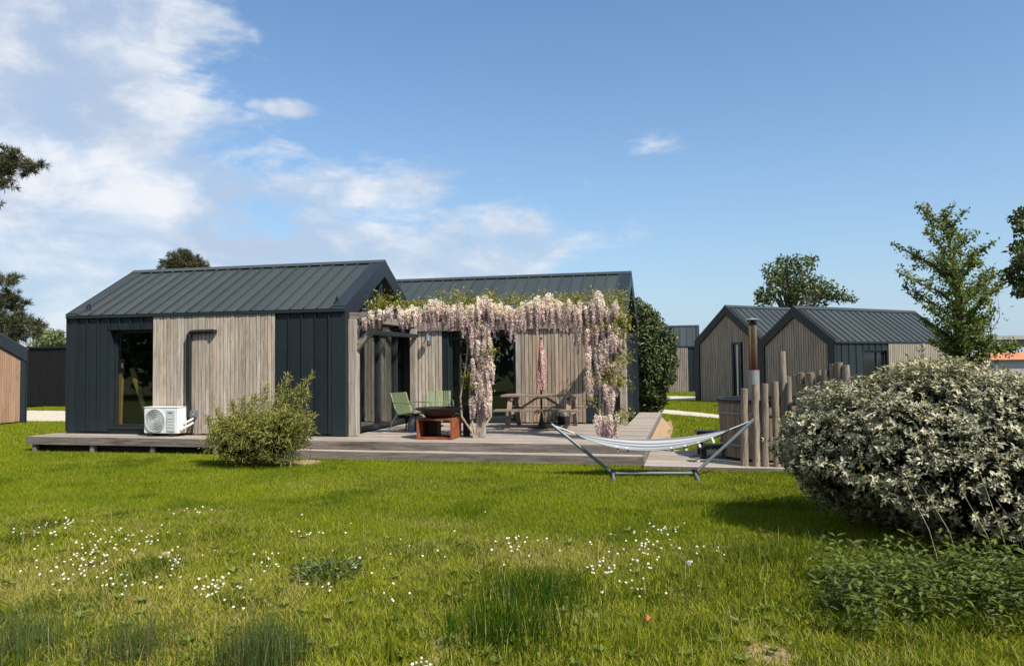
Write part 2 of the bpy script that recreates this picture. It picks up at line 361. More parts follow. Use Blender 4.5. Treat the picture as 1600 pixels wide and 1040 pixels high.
class MB:
    def __init__(s): s.v = []; s.f = []
    def _add(s, vs, fs):
        b = len(s.v); s.v += [tuple(p) for p in vs]; s.f += [tuple(i + b for i in f) for f in fs]; return s
    def box(s, x0, x1, y0, y1, z0, z1):
        vs = [(x, y, z) for z in (z0, z1) for y in (y0, y1) for x in (x0, x1)]
        return s._add(vs, [(0, 2, 3, 1), (4, 5, 7, 6), (0, 1, 5, 4), (2, 6, 7, 3), (0, 4, 6, 2), (1, 3, 7, 5)])
    def hexa(s, vs):      # 8 points: bottom ring 0-3, top ring 4-7
        return s._add(vs, [(3, 2, 1, 0), (4, 5, 6, 7), (0, 1, 5, 4), (1, 2, 6, 5), (2, 3, 7, 6), (3, 0, 4, 7)])
    def bar(s, p, q, wd, ht, up=(0, 0, 1)):
        p, q, up = Vector(p), Vector(q), Vector(up)
        a = (q - p).normalized(); sd = a.cross(up)
        if sd.length < 1e-4: sd = a.cross(Vector((1, 0, 0)))
        sd.normalize(); u = sd.cross(a)
        sd *= wd / 2; u *= ht / 2
        return s.hexa([p - sd - u, p + sd - u, p + sd + u, p - sd + u, q - sd - u, q + sd - u, q + sd + u, q - sd + u])
    def tube(s, pts, rad, n=8, cap=True):
        pts = [Vector(p) for p in pts]
        if not hasattr(rad, '__len__'): rad = [rad] * len(pts)
        rings = []; prev = None
        for i, p in enumerate(pts):
            a = (pts[min(i + 1, len(pts) - 1)] - pts[max(i - 1, 0)])
            a = a.normalized() if a.length > 1e-9 else Vector((0, 0, 1))
            if prev is None:
                e = a.cross(Vector((0, 0, 1)))
                if e.length < 1e-3: e = a.cross(Vector((1, 0, 0)))
            else:
                e = prev - a * prev.dot(a)
            e.normalize(); prev = e; g = a.cross(e)
            rings.append([p + (e * math.cos(2 * PI * k / n) + g * math.sin(2 * PI * k / n)) * rad[i] for k in range(n)])
        vs = [q for r_ in rings for q in r_]; fs = []
        for i in range(len(pts) - 1):
            for k in range(n):
                k2 = (k + 1) % n
                fs.append((i * n + k, i * n + k2, (i + 1) * n + k2, (i + 1) * n + k))
        if cap:
            fs.append(tuple(range(n))[::-1]); fs.append(tuple((len(pts) - 1) * n + k for k in range(n)))
        return s._add(vs, fs)
    def lathe(s, prof, c=(0, 0, 0), n=24, close=False):
        vs = []; fs = []
        for (r_, z) in prof:
            for k in range(n):
                a = 2 * PI * k / n; vs.append((c[0] + r_ * math.cos(a), c[1] + r_ * math.sin(a), c[2] + z))
        m_ = len(prof)
        for i in range(m_ - 1):
            for k in range(n):
                k2 = (k + 1) % n; fs.append((i * n + k, i * n + k2, (i + 1) * n + k2, (i + 1) * n + k))
        if close:
            fs.append(tuple(range(n))[::-1]); fs.append(tuple((m_ - 1) * n + k for k in range(n)))
        return s._add(vs, fs)
    def poly(s, pts, flip=False):
        i = list(range(len(pts)))
        return s._add(pts, [tuple(i[::-1] if flip else i)])
    def extrude(s, pts, vec):        # prism from a planar polygon
        n = len(pts); v = Vector(vec)
        a = [Vector(p) for p in pts]; b = [p + v for p in a]
        fs = [tuple(range(n))[::-1], tuple(range(n, 2 * n))]
        for i in range(n): j = (i + 1) % n; fs.append((i, j, n + j, n + i))
        return s._add(a + b, fs)
    def build(s, name, mat, parent=None, world=False, smooth=False, bevel=0.0, label=None):
        me = bpy.data.meshes.new(name)
        vs = s.v
        if world and parent is not None:
            iv = INV.get(parent.name, Matrix.Identity(4)); vs = [tuple(iv @ Vector(p)) for p in vs]
        me.from_pydata(vs, [], s.f); me.update()
        import bmesh
        bm = bmesh.new(); bm.from_mesh(me); bmesh.ops.recalc_face_normals(bm, faces=bm.faces); bm.to_mesh(me); bm.free()
        if mat: me.materials.append(mat)
        if smooth:
            me.polygons.foreach_set('use_smooth', [True] * len(me.polygons))
            try: me.set_sharp_from_angle(angle=math.radians(40))
            except Exception: pass
        o = bpy.data.objects.new(name, me); link(o); adopt(o, parent)
        if bevel:
            b = o.modifiers.new('bevel', 'BEVEL'); b.width = bevel; b.segments = 1; b.limit_method = 'ANGLE'
        if label: o['label'] = label
        return o

UNIT = {}
def piece(name, x0, x1, y0, y1, z0, z1, mat, parent, rot=None):
    """one board, slat or panel: shares a unit box with all its likes"""
    k = mat.name
    if k not in UNIT:
        me = bpy.data.meshes.new('board_unit'); b = MB().box(-.5, .5, -.5, .5, -.5, .5)
        me.from_pydata(b.v, [], b.f); me.materials.append(mat); me.update(); UNIT[k] = me
    o = bpy.data.objects.new(name, UNIT[k]); link(o)
    o.location = ((x0 + x1) / 2, (y0 + y1) / 2, (z0 + z1) / 2); o.scale = (x1 - x0, y1 - y0, z1 - z0)
    if rot: o.rotation_euler = rot
    adopt(o, parent); return o

def np_obj(name, V, F, mat, parent=None, attrs=None, world=True, smooth=False):
    V = np.asarray(V, dtype=np.float32).reshape(-1, 3); F = np.asarray(F, dtype=np.int32).reshape(-1, 3)
    if parent is not None and world:
        iv = np.array(INV.get(parent.name, Matrix.Identity(4)), dtype=np.float32)
        V = V @ iv[:3, :3].T + iv[:3, 3]
    me = bpy.data.meshes.new(name)
    me.vertices.add(len(V)); me.vertices.foreach_set('co', np.ascontiguousarray(V, dtype=np.float32).ravel())
    me.loops.add(F.size); me.loops.foreach_set('vertex_index', F.ravel())
    me.polygons.add(len(F)); me.polygons.foreach_set('loop_start', np.arange(0, F.size, 3, dtype=np.int32))
    for k, a in (attrs or {}).items():
        at_ = me.attributes.new(k, 'FLOAT', 'POINT'); at_.data.foreach_set('value', np.asarray(a, dtype=np.float32))
    me.update(calc_edges=True); me.validate()
    if smooth: me.polygons.foreach_set('use_smooth', np.ones(len(F), dtype=bool))
    me.materials.append(mat)
    o = bpy.data.objects.new(name, me); link(o); adopt(o, parent); return o

def unit(v): return v / np.maximum(np.linalg.norm(v, axis=-1, keepdims=True), 1e-9)
def leaf_geo(P, D, N, L, W, tint, fold=0.15, dry=None):
    """many leaves: each a folded diamond of two triangles along a spine"""
    n = len(P); D = unit(D); Sd = unit(np.cross(D, N)); Nn = np.cross(Sd, D)
    L = np.broadcast_to(L, (n,))[:, None]; W = np.broadcast_to(W, (n,))[:, None]
    mid = P + D * L * 0.45
    tip = P + D * L - Nn * L * 0.10
    a = mid + Sd * W / 2 + Nn * W * fold; b = mid - Sd * W / 2 + Nn * W * fold
    V = np.stack([P, a, tip, b], 1).reshape(-1, 3)
    i = np.arange(n)[:, None] * 4
    F = np.concatenate([i + np.array([0, 1, 2]), i + np.array([0, 2, 3])], 0)
    at_ = {'tint': np.repeat(tint, 4)}
    if dry is not None: at_['dry'] = np.repeat(dry, 4)
    return V, F, at_
def rdir(n, zbias=0.0):
    v = rng.normal(size=(n, 3)); v[:, 2] += zbias; return unit(v)
def leaves(name, P, L, W, mat, parent, zb=0.2, D=None, N=None, tint=None, dry=None, fold=0.15):
    n = len(P)
    if D is None: D = rdir(n, zb)
    if N is None: N = rdir(n, 1.2)
    if tint is None: tint = rng.random(n)
    V, F, a = leaf_geo(P, D, N, L, W, tint, fold, dry)
    o = np_obj(name, V, F, mat, parent, a); o['kind'] = 'stuff'; return o

def blades_geo(P, H, W, lean, tint, dry, segs=1):
    n = len(P); a = rng.random(n) * 2 * PI
    sx = np.stack([np.cos(a), np.sin(a), np.zeros(n)], 1) * (np.broadcast_to(W, (n,)) / 2)[:, None]
    ld = rng.random(n) * 2 * PI
    lv = np.stack([np.cos(ld), np.sin(ld), np.zeros(n)], 1) * (np.broadcast_to(lean, (n,)) * H)[:, None]
    up = np.stack([np.zeros(n), np.zeros(n), H], 1)
    i = np.arange(n)[:, None]
    if segs == 1:
        V = np.stack([P - sx, P + sx, P + up + lv], 1).reshape(-1, 3); F = i * 3 + np.array([0, 1, 2]); k = 3
    else:
        m = P + up * 0.6 + lv * 0.35
        V = np.stack([P - sx, P + sx, m + sx * .75, m - sx * .75, P + up * .97 + lv], 1).reshape(-1, 3)
        F = np.concatenate([i * 5 + np.array([0, 1, 2]), i * 5 + np.array([0, 2, 3]), i * 5 + np.array([3, 2, 4])], 0); k = 5
    return V, F, {'tint': np.repeat(tint, k), 'dry': np.repeat(dry, k)}

_ng = rng.random((96, 96, 6))
def vnoise(x, y, scale, ch=0, octv=3):
    out = np.zeros_like(x); amp = 1; tot = 0
    for o in range(octv):
        u = x * scale * 2 ** o + 17.3 * o + 300; v = y * scale * 2 ** o + 9.1 * o + 300
        iu = np.floor(u).astype(int); iv = np.floor(v).astype(int); fu = u - iu; fv = v - iv
        fu = fu * fu * (3 - 2 * fu); fv = fv * fv * (3 - 2 * fv)
        g = lambda a, b: _ng[a % 96, b % 96, ch]
        out += amp * ((g(iu, iv) * (1 - fu) + g(iu + 1, iv) * fu) * (1 - fv) + (g(iu, iv + 1) * (1 - fu) + g(iu + 1, iv + 1) * fu) * fv)
        tot += amp; amp *= .5
    return out / tot
def sst(x, a, b):
    t = np.clip((x - a) / (b - a), 0, 1); return t * t * (3 - 2 * t)
def in_view(P, marg=260):
    q = P - np.array([0, 0, CZ]); F = np.array(_F); R = np.array(_R0); U = np.array(_U)
    dd = q @ F; u = 800 + FPX * (q @ R) / dd; v = 520 - FPX * (q @ U) / dd
    return (dd > 0.3) & (u > -marg) & (u < 1600 + marg) & (v < 1040 + marg * .6)

# ------------------------------------------------------------------ ground, paths
def sheet(name, pts, z, mat, kind='structure'):
    b = MB().poly([(p[0], p[1], z) for p in pts]); o = b.build(name, mat); o['kind'] = kind; return o
sheet('lawn', [(-900, -300), (900, -300), (900, 1500), (-900, 1500)], 0.0, M_GROUND)
def wobble_strip(name, c0, c1, z, mat):
    """strip between two edge polylines, edges roughened"""
    def rough(c):
        out = []
        for i in range(len(c) - 1):
            a, b = Vector(c[i]), Vector(c[i + 1]); n = max(2, int((b - a).length / .35))
            for k in range(n):
                p = a.lerp(b, k / n); out.append((p.x + random.uniform(-.05, .05), p.y + random.uniform(-.06, .06)))
        out.append(c[-1]); return out
    return sheet(name, rough(c0) + rough(c1)[::-1], z, mat)
def g(u, v): p = at(u, v, Z=0.0); return (p.x, p.y)
wobble_strip('gravel_path', [(-6, 26.2), g(1008, 644), g(1125, 654), (6, 23.0)], [(-6, 31.0), g(1000, 636), g(1125, 648), (6.5, 25.0)], 0.012, M_GRAVEL)
wobble_strip('gravel_path_far', [(-8, 33.5), g(1030, 625), (1.0, 35.3)], [(-8, 40.5), g(1030, 618.5), (1.6, 38.2)], 0.012, M_GRAVEL)
wobble_strip('gravel_drive', [(-27.0, 21.3), (-20.9, 21.0), (-17, 20.8), (-11, 20.6)], [(-27.0, 26.3), (-20.9, 26.3), (-17, 26.3), (-11, 26.3)], 0.012, M_GRAVEL)

# ------------------------------------------------------------------ barn houses
def roof_panel_mesh(wd, ln):
    """one standing-seam tray: flat pan with a folded seam along one side"""
    k = ('rp', round(wd, 3), round(ln, 3))
    if k not in UNIT:
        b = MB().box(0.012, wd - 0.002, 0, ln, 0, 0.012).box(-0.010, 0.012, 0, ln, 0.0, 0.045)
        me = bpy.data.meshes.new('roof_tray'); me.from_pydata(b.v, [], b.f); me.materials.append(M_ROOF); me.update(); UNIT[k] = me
    return UNIT[k]
def clad_panel_mesh(wd, ht):
    k = ('cp', round(wd, 3), round(ht, 3))
    if k not in UNIT:
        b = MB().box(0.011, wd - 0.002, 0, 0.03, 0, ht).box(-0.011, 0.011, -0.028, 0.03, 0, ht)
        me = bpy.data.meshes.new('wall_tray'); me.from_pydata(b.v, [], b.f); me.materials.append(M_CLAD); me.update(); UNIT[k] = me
    return UNIT[k]

def window_unit(parent, x0, x1, y, z0, z1, fr=0.07, dp=0.09, mull=(), glass=None, fmat=None):
    """frame ring, optional mullions and panes, facing -y"""
    glass = glass or M_GLASS; fmat = fmat or M_FRAME
    b = MB().box(x0, x1, y, y + dp, z0, z0 + fr).box(x0, x1, y, y + dp, z1 - fr, z1)
    b.box(x0, x0 + fr, y, y + dp, z0 + fr, z1 - fr).box(x1 - fr, x1, y, y + dp, z0 + fr, z1 - fr)
    wnd = b.build('window', fmat, parent)
    for m in mull: MB().box(m - .035, m + .035, y - .004, y + dp + .004, z0 + fr, z1 - fr).build('mullion', fmat, wnd)
    xs = [x0 + fr] + [e for m in mull for e in (m - .035, m + .035)] + [x1 - fr]
    for i in range(0, len(xs), 2):
        MB().box(xs[i], xs[i + 1], y + dp * .5, y + dp * .5 + .008, z0 + fr, z1 - fr).build('pane', glass, wnd)
    return wnd

def barn(house, x0, L, y0, D, H, rise, z0, front, gl, gr, seam=0.305, fine=False, hollow=True, ov=0.0):
    """one gabled volume; local x along the eave, front faces -y.  front: list of (xa, xb, kind, options)"""
    hd = D / 2; al = math.atan2(rise, hd); sl = math.hypot(hd, rise); ze = z0 + H
    x1 = x0 + L; y1 = y0 + D; ym = y0 + hd; t = 0.14
    # wall core (front pieces around the openings, back wall, floor) -------------------
    core = MB()
    for (xa, xb, kind, *op) in front:
        op = op[0] if op else {}
        if kind in ('window', 'door'):
            za, zb = z0 + op['z'][0], z0 + op['z'][1]
            if za > z0 + .02: core.box(xa, xb, y0 + .031, y0 + .2, z0 + .001, za)
            core.box(xa, xb, y0 + .031, y0 + .2, zb, ze - .06)
        else: core.box(xa, xb, y0 + .031, y0 + .2, z0 + .001, ze - .06)
    wall = core.build('wall', M_BACK, house)
    MB().box(x0 + .02, x1 - .02, y1 - .2, y1 - .031, z0, ze - .06).build('back_wall', M_CLAD, house)
    if hollow: MB().box(x0 + .25, x1 - .25, y0 + .21, y1 - .21, z0 - .1, z0 + .01).build('room_floor', M_ROOM, house)
    # front cladding ------------------------------------------------------------------
    def metal(xa, xb, za, zb, first=True):
        n = max(1, round((xb - xa) / seam)); wd = (xb - xa) / n
        for i in range(n):
            o = bpy.data.objects.new('cladding_panel', clad_panel_mesh(wd, zb - za)); link(o)
            o.location = (xa + i * wd, y0, za); adopt(o, wall)
    for (xa, xb, kind, *op) in front:
        op = op[0] if op else {}
        if kind == 'metal': metal(xa, xb, z0 + .05, ze - .07)
        elif kind == 'timber':
            mt = op.get('mat', M_PLANK); bw = op.get('w', .086); n = max(1, round((xb - xa) / bw)); wd = (xb - xa) / n
            zt = z0 + op.get('top', H - .07); zb_ = z0 + op.get('bot', .03)
            if fine:
                b = MB()
                for i in range(n): b.box(xa + i * wd + .012, xa + (i + 1) * wd - .012, y0 - .04, y0 + .02, zb_, zt)
                o = b.build('slat_cladding', mt, wall); o['kind'] = 'stuff'
            else:
                for i in range(n):
                    dy = random.uniform(-.006, .006)
                    piece('plank', xa + i * wd + .0075, xa + (i + 1) * wd - .0075, y0 - .032 + dy, y0 + .02, zb_ + random.uniform(-.01, .01), zt, mt, wall)
            if op.get('top', 9) < H - .1: metal(xa, xb, zt, ze - .07)
        elif kind in ('window', 'door'):
            za, zb = z0 + op['z'][0], z0 + op['z'][1]
            if zb < ze - .1: metal(xa, xb, zb, ze - .07)
            if za > z0 + .08: MB().box(xa, xb, y0 + .002, y0 + .03, z0 + .03, za).build('sill_panel', M_TRIM, wall)
            rc = op.get('recess', .12)
            # reveal lining
            b = MB().box(xa, xa + .025, y0 - .012, y0 + rc, za, zb).box(xb - .025, xb, y0 + .001, y0 + rc, za, zb)
            b.box(xa + .026, xb - .026, y0 - .010, y0 + rc, zb - .025, zb).box(xa + .026, xb - .026, y0 - .02, y0 + rc, za, za + .03)
            b.build('reveal', M_TRIM, wall)
            window_unit(wall, xa + .026, xb - .026, y0 + rc + .001, za + .031, zb - .026, op.get('fr', .07), .07, op.get('mull', ()), op.get('glass'))
    # base flashing and corner trims
    MB().box(x0, x1, y0 - .012, y0 + .028, z0 - .02, z0 + .028).build('base_flashing', M_TRIM, wall)
    # roof ----------------------------------------------------------------------------
    xr0, xr1 = x0 - ov, x1 + ov
    prof = [(y0 - .01, ze - .055), (y0 - .01, ze), (ym, ze + rise + .0), (y1 + .01, ze), (y1 + .01, ze - .055), (y1 - .1, ze - .055), (ym, ze + rise - t), (y0 + .1, ze - .055)]
    rb = MB()
    for (a, bq) in ((0, 0),):
        front_half = [(xr0 + .02, prof[0][0], prof[0][1]), (xr0 + .02, prof[1][0], prof[1][1]), (xr0 + .02, prof[2][0], prof[2][1]), (xr0 + .02, prof[6][0], prof[6][1]), (xr0 + .02, prof[7][0], prof[7][1])]
        back_half = [(xr0 + .02, prof[2][0] + .002, prof[2][1]), (xr0 + .02, prof[3][0], prof[3][1]), (xr0 + .02, prof[4][0], prof[4][1]), (xr0 + .02, prof[5][0], prof[5][1]), (xr0 + .02, prof[6][0] + .002, prof[6][1])]
        rb.extrude(front_half, (xr1 - xr0 - .04, 0, 0)); rb.extrude(back_half, (xr1 - xr0 - .04, 0, 0))
    roof = rb.build('roof', M_TRIM, house)
    n = round((xr1 - xr0) / seam); wd = (xr1 - xr0) / n; ln = sl + .05
    for i in range(n):
        o = bpy.data.objects.new('roof_panel', roof_panel_mesh(wd, ln)); link(o)
        o.location = (xr0 + i * wd, y0 - .045 * math.cos(al), ze - .045 * math.sin(al) + .006); o.rotation_euler = (al + random.uniform(-.0015, .0015), 0, 0); adopt(o, roof)
        o = bpy.data.objects.new('roof_panel', roof_panel_mesh(wd, ln)); link(o)
        o.location = (xr1 - i * wd, y1 + .045 * math.cos(al), ze - .045 * math.sin(al) + .006); o.rotation_euler = (al, 0, PI); adopt(o, roof)
    # ridge cap
    cz = ze + rise + .05; k = .13
    rc = MB().extrude([(xr0 - .01, ym - k, cz - k * math.tan(al) + .012), (xr0 - .01, ym, cz + .02), (xr0 - .01, ym + k, cz - k * math.tan(al) + .012), (xr0 - .01, ym, cz - .005)], (xr1 - xr0 + .02, 0, 0))
    rc.build('ridge_cap', M_ROOF, roof)
    # eave trim (slim gutter board)
    MB().box(xr0, xr1, y0 - .06, y0 - .012, ze - .075, ze - .02).build('eave_trim', M_TRIM, roof)
    # gables --------------------------------------------------------------------------
    for side, spec in ((-1, gl), (1, gr)):
        if not spec: continue
        kind = spec['kind']; xg = x0 if side < 0 else x1; fw = spec.get('fw', .28); rec = spec.get('rec', .15)
        def P(y, z, dpt=0.0): return (xg - side * dpt, y, z)        # depth runs into the house
        ta = math.tan(al); ci = 1 / math.cos(al); fj = spec.get('fj', fw)
        fd = spec.get('fd', .3); oo = -.006 - ov
        out = [(y0 - .006, z0), (y0 - .006, ze + .045), (ym, ze + rise + .052), (y1 + .006, ze + .045), (y1 + .006, z0)]
        inn = [(y0 + fj, z0), (y0 + fj, ze + fj * ta - fw * ci), (ym, ze + rise - fw * ci), (y1 - fj, ze + fj * ta - fw * ci), (y1 - fj, z0)]
        b = MB()
        for i in range(4):
            q = [out[i], out[i + 1], inn[i + 1], inn[i]]
            b.hexa([P(*p, oo) for p in q] + [P(*p, fd) for p in q])
        b.build('verge_frame', M_TRIM, house)
        def top(y): return min(ze + rise - fw * ci - abs(y - ym) * ta, ze + rise)
        if kind == 'timber':
            mt = spec.get('mat', M_SLAT); bw = spec.get('w', .07); rr = spec.get('rec', .06)
            MB().extrude([P(p[0], p[1], rr + .05) for p in out], (-side * .1, 0, 0)).build('gable_backing', M_BACK, house)
            ya, yb = inn[0][0], inn[4][0]; nn = round((yb - ya) / bw); wd2 = (yb - ya) / nn
            ops = spec.get('open', [])
            acc = MB()
            for i in range(nn):
                gp_ = .011 if fine else .006; a_, c_ = ya + i * wd2 + gp_, ya + (i + 1) * wd2 - gp_; mid = (a_ + c_) / 2
                rngs = [(z0 + .06, None)]
                for (oa, ob, oz0, oz1) in ops:
                    if y0 + oa - .02 < mid < y0 + ob + .02: rngs = ([(z0 + .06, z0 + oz0)] if oz0 > .1 else []) + [(z0 + oz1, None)]
                bb = acc if fine else MB()
                for (za, zb) in rngs:
                    t0, t1 = (top(a_) - .01, top(c_) - .01) if zb is None else (zb, zb)
                    bb.hexa([P(a_, za, rr), P(c_, za, rr), P(c_, za, rr + .045), P(a_, za, rr + .045), P(a_, t0, rr), P(c_, t1, rr), P(c_, t1, rr + .045), P(a_, t0, rr + .045)])
                if not fine: bb.build('plank', mt, house)
            if fine:
                o = acc.build('gable_slats', mt, house); o['kind'] = 'stuff'
            for (oa, ob, oz0, oz1) in ops:
                b = MB(); ya_, yb_, za, zb = y0 + oa, y0 + ob, z0 + oz0, z0 + oz1
                for (p0, p1, q0, q1) in ((ya_, ya_ + .08, za, zb), (yb_ - .08, yb_, za, zb), (ya_ + .08, yb_ - .08, zb - .08, zb), (ya_ + .08, yb_ - .08, za, za + .06)):
                    xx = sorted((xg - side * (rr - .04), xg - side * (rr + .048)))
                    b.box(xx[0], xx[1], p0, p1, q0, q1)
                wn = b.build('window', M_FRAME, house)
                xx = sorted((xg - side * (rr + .01), xg - side * (rr + .02)))
                MB().box(xx[0], xx[1], ya_ + .08, yb_ - .08, za + .06, zb - .08).build('pane', M_DARKG, wn)
                xx = sorted((xg - side * (rr + .0), xg - side * (rr + .009)))
                MB().box(xx[0], xx[1], ya_ + .2, ya_ + .28, za + .06, zb - .08).build('curtain', M_OFFW, wn)
        elif kind == 'glass':
            tz = z0 + spec.get('transom', 2.2)
            ys = [inn[0][0]] + [y0 + m for m in spec['mull']] + [inn[4][0]]
            gx = rec
            def gbox(name, ya, yb, za, zb, d0, d1, mat, par):
                xx = sorted((xg - side * d0, xg - side * d1))
                return MB().box(xx[0], xx[1], ya, yb, za, zb).build(name, mat, par)
            fr = MB()
            def fb(ya, yb, za, zb, d0, d1):
                xx = sorted((xg - side * d0, xg - side * d1)); fr.box(xx[0], xx[1], ya, yb, za, zb)
            fb(ys[0], ys[-1], z0 + .001, z0 + .10, gx - .05, gx + .09); fb(ys[0], ys[-1], tz - .06, tz + .06, gx - .05, gx + .09)
            for i, m in enumerate(ys):
                if i == 0: fb(m, m + .06, z0 + .10, tz - .06, gx - .04, gx + .08)
                elif i == len(ys) - 1: fb(m - .06, m, z0 + .10, tz - .06, gx - .04, gx + .08)
                else: fb(m - .045, m + .045, z0 + .10, tz - .06, gx - .04, gx + .08)
            gz = fr.build('glazing_frame', M_FRAME, house)
            for i in range(len(ys) - 1):
                a_ = ys[i] + (.06 if i == 0 else .045); c_ = ys[i + 1] - (.06 if i == len(ys) - 2 else .045)
                gbox('pane', a_, c_, z0 + .10, tz - .06, gx + .02, gx + .03, M_GLASS, gz)
            # upper lights left and right of the double king mullion
            for yy in (ym - .055, ym + .055): gbox('king_mullion', yy - .03, yy + .03, tz + .06, top(yy) - .0, gx - .05, gx + .08, M_TRIM, gz)
            for sgn in (-1, 1):
                e = inn[0][0] if sgn < 0 else inn[4][0]; c_ = ym + sgn * .085
                pts = [P(e, tz + .06, gx + .02), P(c_, tz + .06, gx + .02), P(c_, top(c_), gx + .02), P(e, max(top(e), tz + .07), gx + .02)]
                MB().extrude(pts, (-side * .008, 0, 0)).build('upper_pane', M_GLASS, gz)
            # end wall lining so the room is closed behind the frame corners
    return wall, roof

# --- the main house: two wings, one building
AX0, AX1, AY = -13.57, -6.85, 14.47
house = thing('barn_house', 'dark metal L-shaped barn cabin with two gabled wings and weathered timber front', 'house', (AX0, AY, DK))
def LX(x): return x - AX0
def LY(y): return y - AY
frontA = [(0.0, LX(-12.48), 'metal'),
          (LX(-12.48), LX(-11.345), 'window', {'z': (.11, 2.30), 'recess': .13, 'fr': .06}),
          (LX(-11.345), LX(-8.416), 'timber', {'w': .086}),
          (LX(-8.416), LX(-6.90), 'metal'), (LX(-6.90), LX(AX1), 'post')]
wallA, roofA = barn(house, 0.0, AX1 - AX0, 0.0, 4.18, 2.62, 1.185, 0.0, frontA, {'kind': 'metal', 'fw': .12, 'fj': .06}, {'kind': 'glass', 'mull': (.95, 2.05, 3.1), 'transom': 2.17, 'fj': .18})
# end wall of the left wing, window side: closed metal gable
MB().extrude([(.08, .02, 0), (.08, .02, 2.56), (.08, 2.09, 3.65), (.08, 4.16, 2.56), (.08, 4.16, 0)], (.15, 0, 0)).build('end_wall', M_CLAD, house)
BX0, BX1, BY = -8.4, -1.48, 18.15
frontB = [(LX(BX0), LX(-6.62), 'plainwall'),
          (LX(-6.62), LX(-5.99), 'timber', {'w': .09, 'mat': M_PLANK, 'top': 2.36}),
          (LX(-5.99), LX(-5.86), 'metal'),
          (LX(-5.86), LX(-4.13), 'door', {'z': (.03, 2.30), 'recess': .1, 'mull': (LX(-5.0),), 'fr': .06}),
          (LX(-4.13), LX(-3.99), 'timber', {'w': .14, 'mat': M_POST, 'top': 2.36}),
          (LX(-3.99), LX(-2.425), 'timber', {'w': .092, 'mat': M_PLANKW, 'top': 2.36}),
          (LX(-2.425), LX(-1.53), 'metal'), (LX(-1.53), LX(BX1), 'post')]
wallB, roofB = barn(house, LX(BX0), BX1 - BX0, LY(BY), 4.18, 2.62, 1.14, 0.0, frontB, None, {'kind': 'glass', 'mull': (.75, 1.3, 1.85, 2.4, 2.95, 3.5), 'transom': 2.17, 'fj': .10})
# inside: linings and the pale timbers seen through the big window
MB().box(.25, AX1 - AX0 - .5, 3.90, 3.96, .02, 2.5).build('room_lining', M_ROOM, house)
MB().box(LX(BX0) + .3, LX(BX1) - .5, LY(BY) + 2.6, LY(BY) + 2.66, .02, 2.5).build('room_lining', M_ROOM, house)
MB().box(LX(-5.42), LX(-5.28), LY(BY) + .35, LY(BY) + .42, .05, 1.9).build('door_curtain', M_CURT, house)
b = MB(); b.box(LX(-5.16), LX(-5.10), LY(BY) + .22, LY(BY) + .30, .05, 2.2); b.build('inner_door_post', M_TABLE, house)
qa_, qb_ = at(186, 668, Y=14.95), at(190, 560, Y=14.95); qc_, qd_ = at(206, 575, Y=15.0), at(229, 648, Y=15.0)
MB().bar(qa_, qb_, .10, .07, (0, 1, 0)).build('inner_timber', M_PINE, house, True)
MB().bar(qc_, qd_, .09, .06, (0, 1, 0)).build('inner_timber', M_PINE, house, True)
# roof hooks near the eaves
for hx in (.42, 6.45):
    b = MB().box(hx - .05, hx + .05, .16, .22, 2.72, 2.74).tube([(hx, .2, 2.73), (hx, .19, 2.83), (hx + .04, .12, 2.87), (hx + .05, .05, 2.83), (hx + .03, .06, 2.76)], .016, 6)
    b.build('roof_hook', M_BLACK, roofA)
for hx in (LX(-1.9),):
    b = MB().box(hx - .05, hx + .05, LY(BY) + .2, LY(BY) + .26, 2.74, 2.76).tube([(hx, LY(BY) + .22, 2.75), (hx, LY(BY) + .2, 2.85), (hx + .04, LY(BY) + .13, 2.88), (hx + .05, LY(BY) + .06, 2.83)], .016, 6)
    b.build('roof_hook', M_BLACK, roofB)

# --- the other cabins
AL = math.atan2(.695, .719)
def far_barn(name, label, o, rz, L, D, H, rise, z0, front, gl, gr, ov=0.0):
    h = thing(name, label, 'house', (o[0], o[1], z0), rz)
    MB().box(.2, L - .2, .22, D - .22, -.3, H - .1).build('inner_body', M_BACK, h)
    barn(h, 0, L, 0, D, H, rise, 0, front, gl, gr, .36, True, False, ov)
    MB().box(-.05, L + .05, -.05, D + .05, -.45, -.03).build('plinth', M_CONC, h)
    return h
kD = .86
far_barn('cabin', 'nearer grey slatted cabin with a dark window in its sunlit long side', (5.44 * kD, 31.98 * kD), AL, 7.3, 3.63 * kD + .1, 2.30, 1.22, .10,
         [(0, 1.55, 'metal'), (1.55, 2.95, 'window', {'z': (.2, 2.0), 'recess': .08, 'mull': (2.45,), 'glass': M_DARKG}), (2.95, 6.4, 'timber', {'w': .11, 'mat': M_SLAT}), (6.4, 7.3, 'metal')],
         {'kind': 'timber', 'fw': .26, 'fj': .26, 'mat': M_SLAT, 'w': .10, 'fd': .05}, {'kind': 'timber', 'fw': .26, 'mat': M_SLAT, 'fd': .05})
far_barn('cabin', 'middle cabin with a tall narrow window in its shaded slatted gable', (2.69, 31.94), AL, 7.5, 3.63, 2.63, 1.43, -.04,
         [(0, 1.6, 'metal'), (1.6, 6.6, 'timber', {'w': .11, 'mat': M_SLAT}), (6.6, 7.5, 'metal')],
         {'kind': 'timber', 'fw': .26, 'fj': .26, 'mat': M_SLAT, 'w': .10, 'fd': .05, 'open': [(1.02, 1.52, .05, 2.55)]}, {'kind': 'timber', 'fw': .26, 'mat': M_SLAT, 'fd': .05})
far_barn('cabin', 'farthest small cabin, pale slatted side beside the dark evergreen shrub', (-8.5, 44.6), 0.0, 9.0, 4.2, 2.63, 1.2, -.04,
         [(0, 1, 'metal'), (1, 8.35, 'timber', {'w': .1, 'mat': M_SLAT}), (8.35, 9.0, 'metal')], {'kind': 'timber', 'mat': M_SLAT, 'fd': .05}, {'kind': 'timber', 'mat': M_SLAT, 'fd': .05})
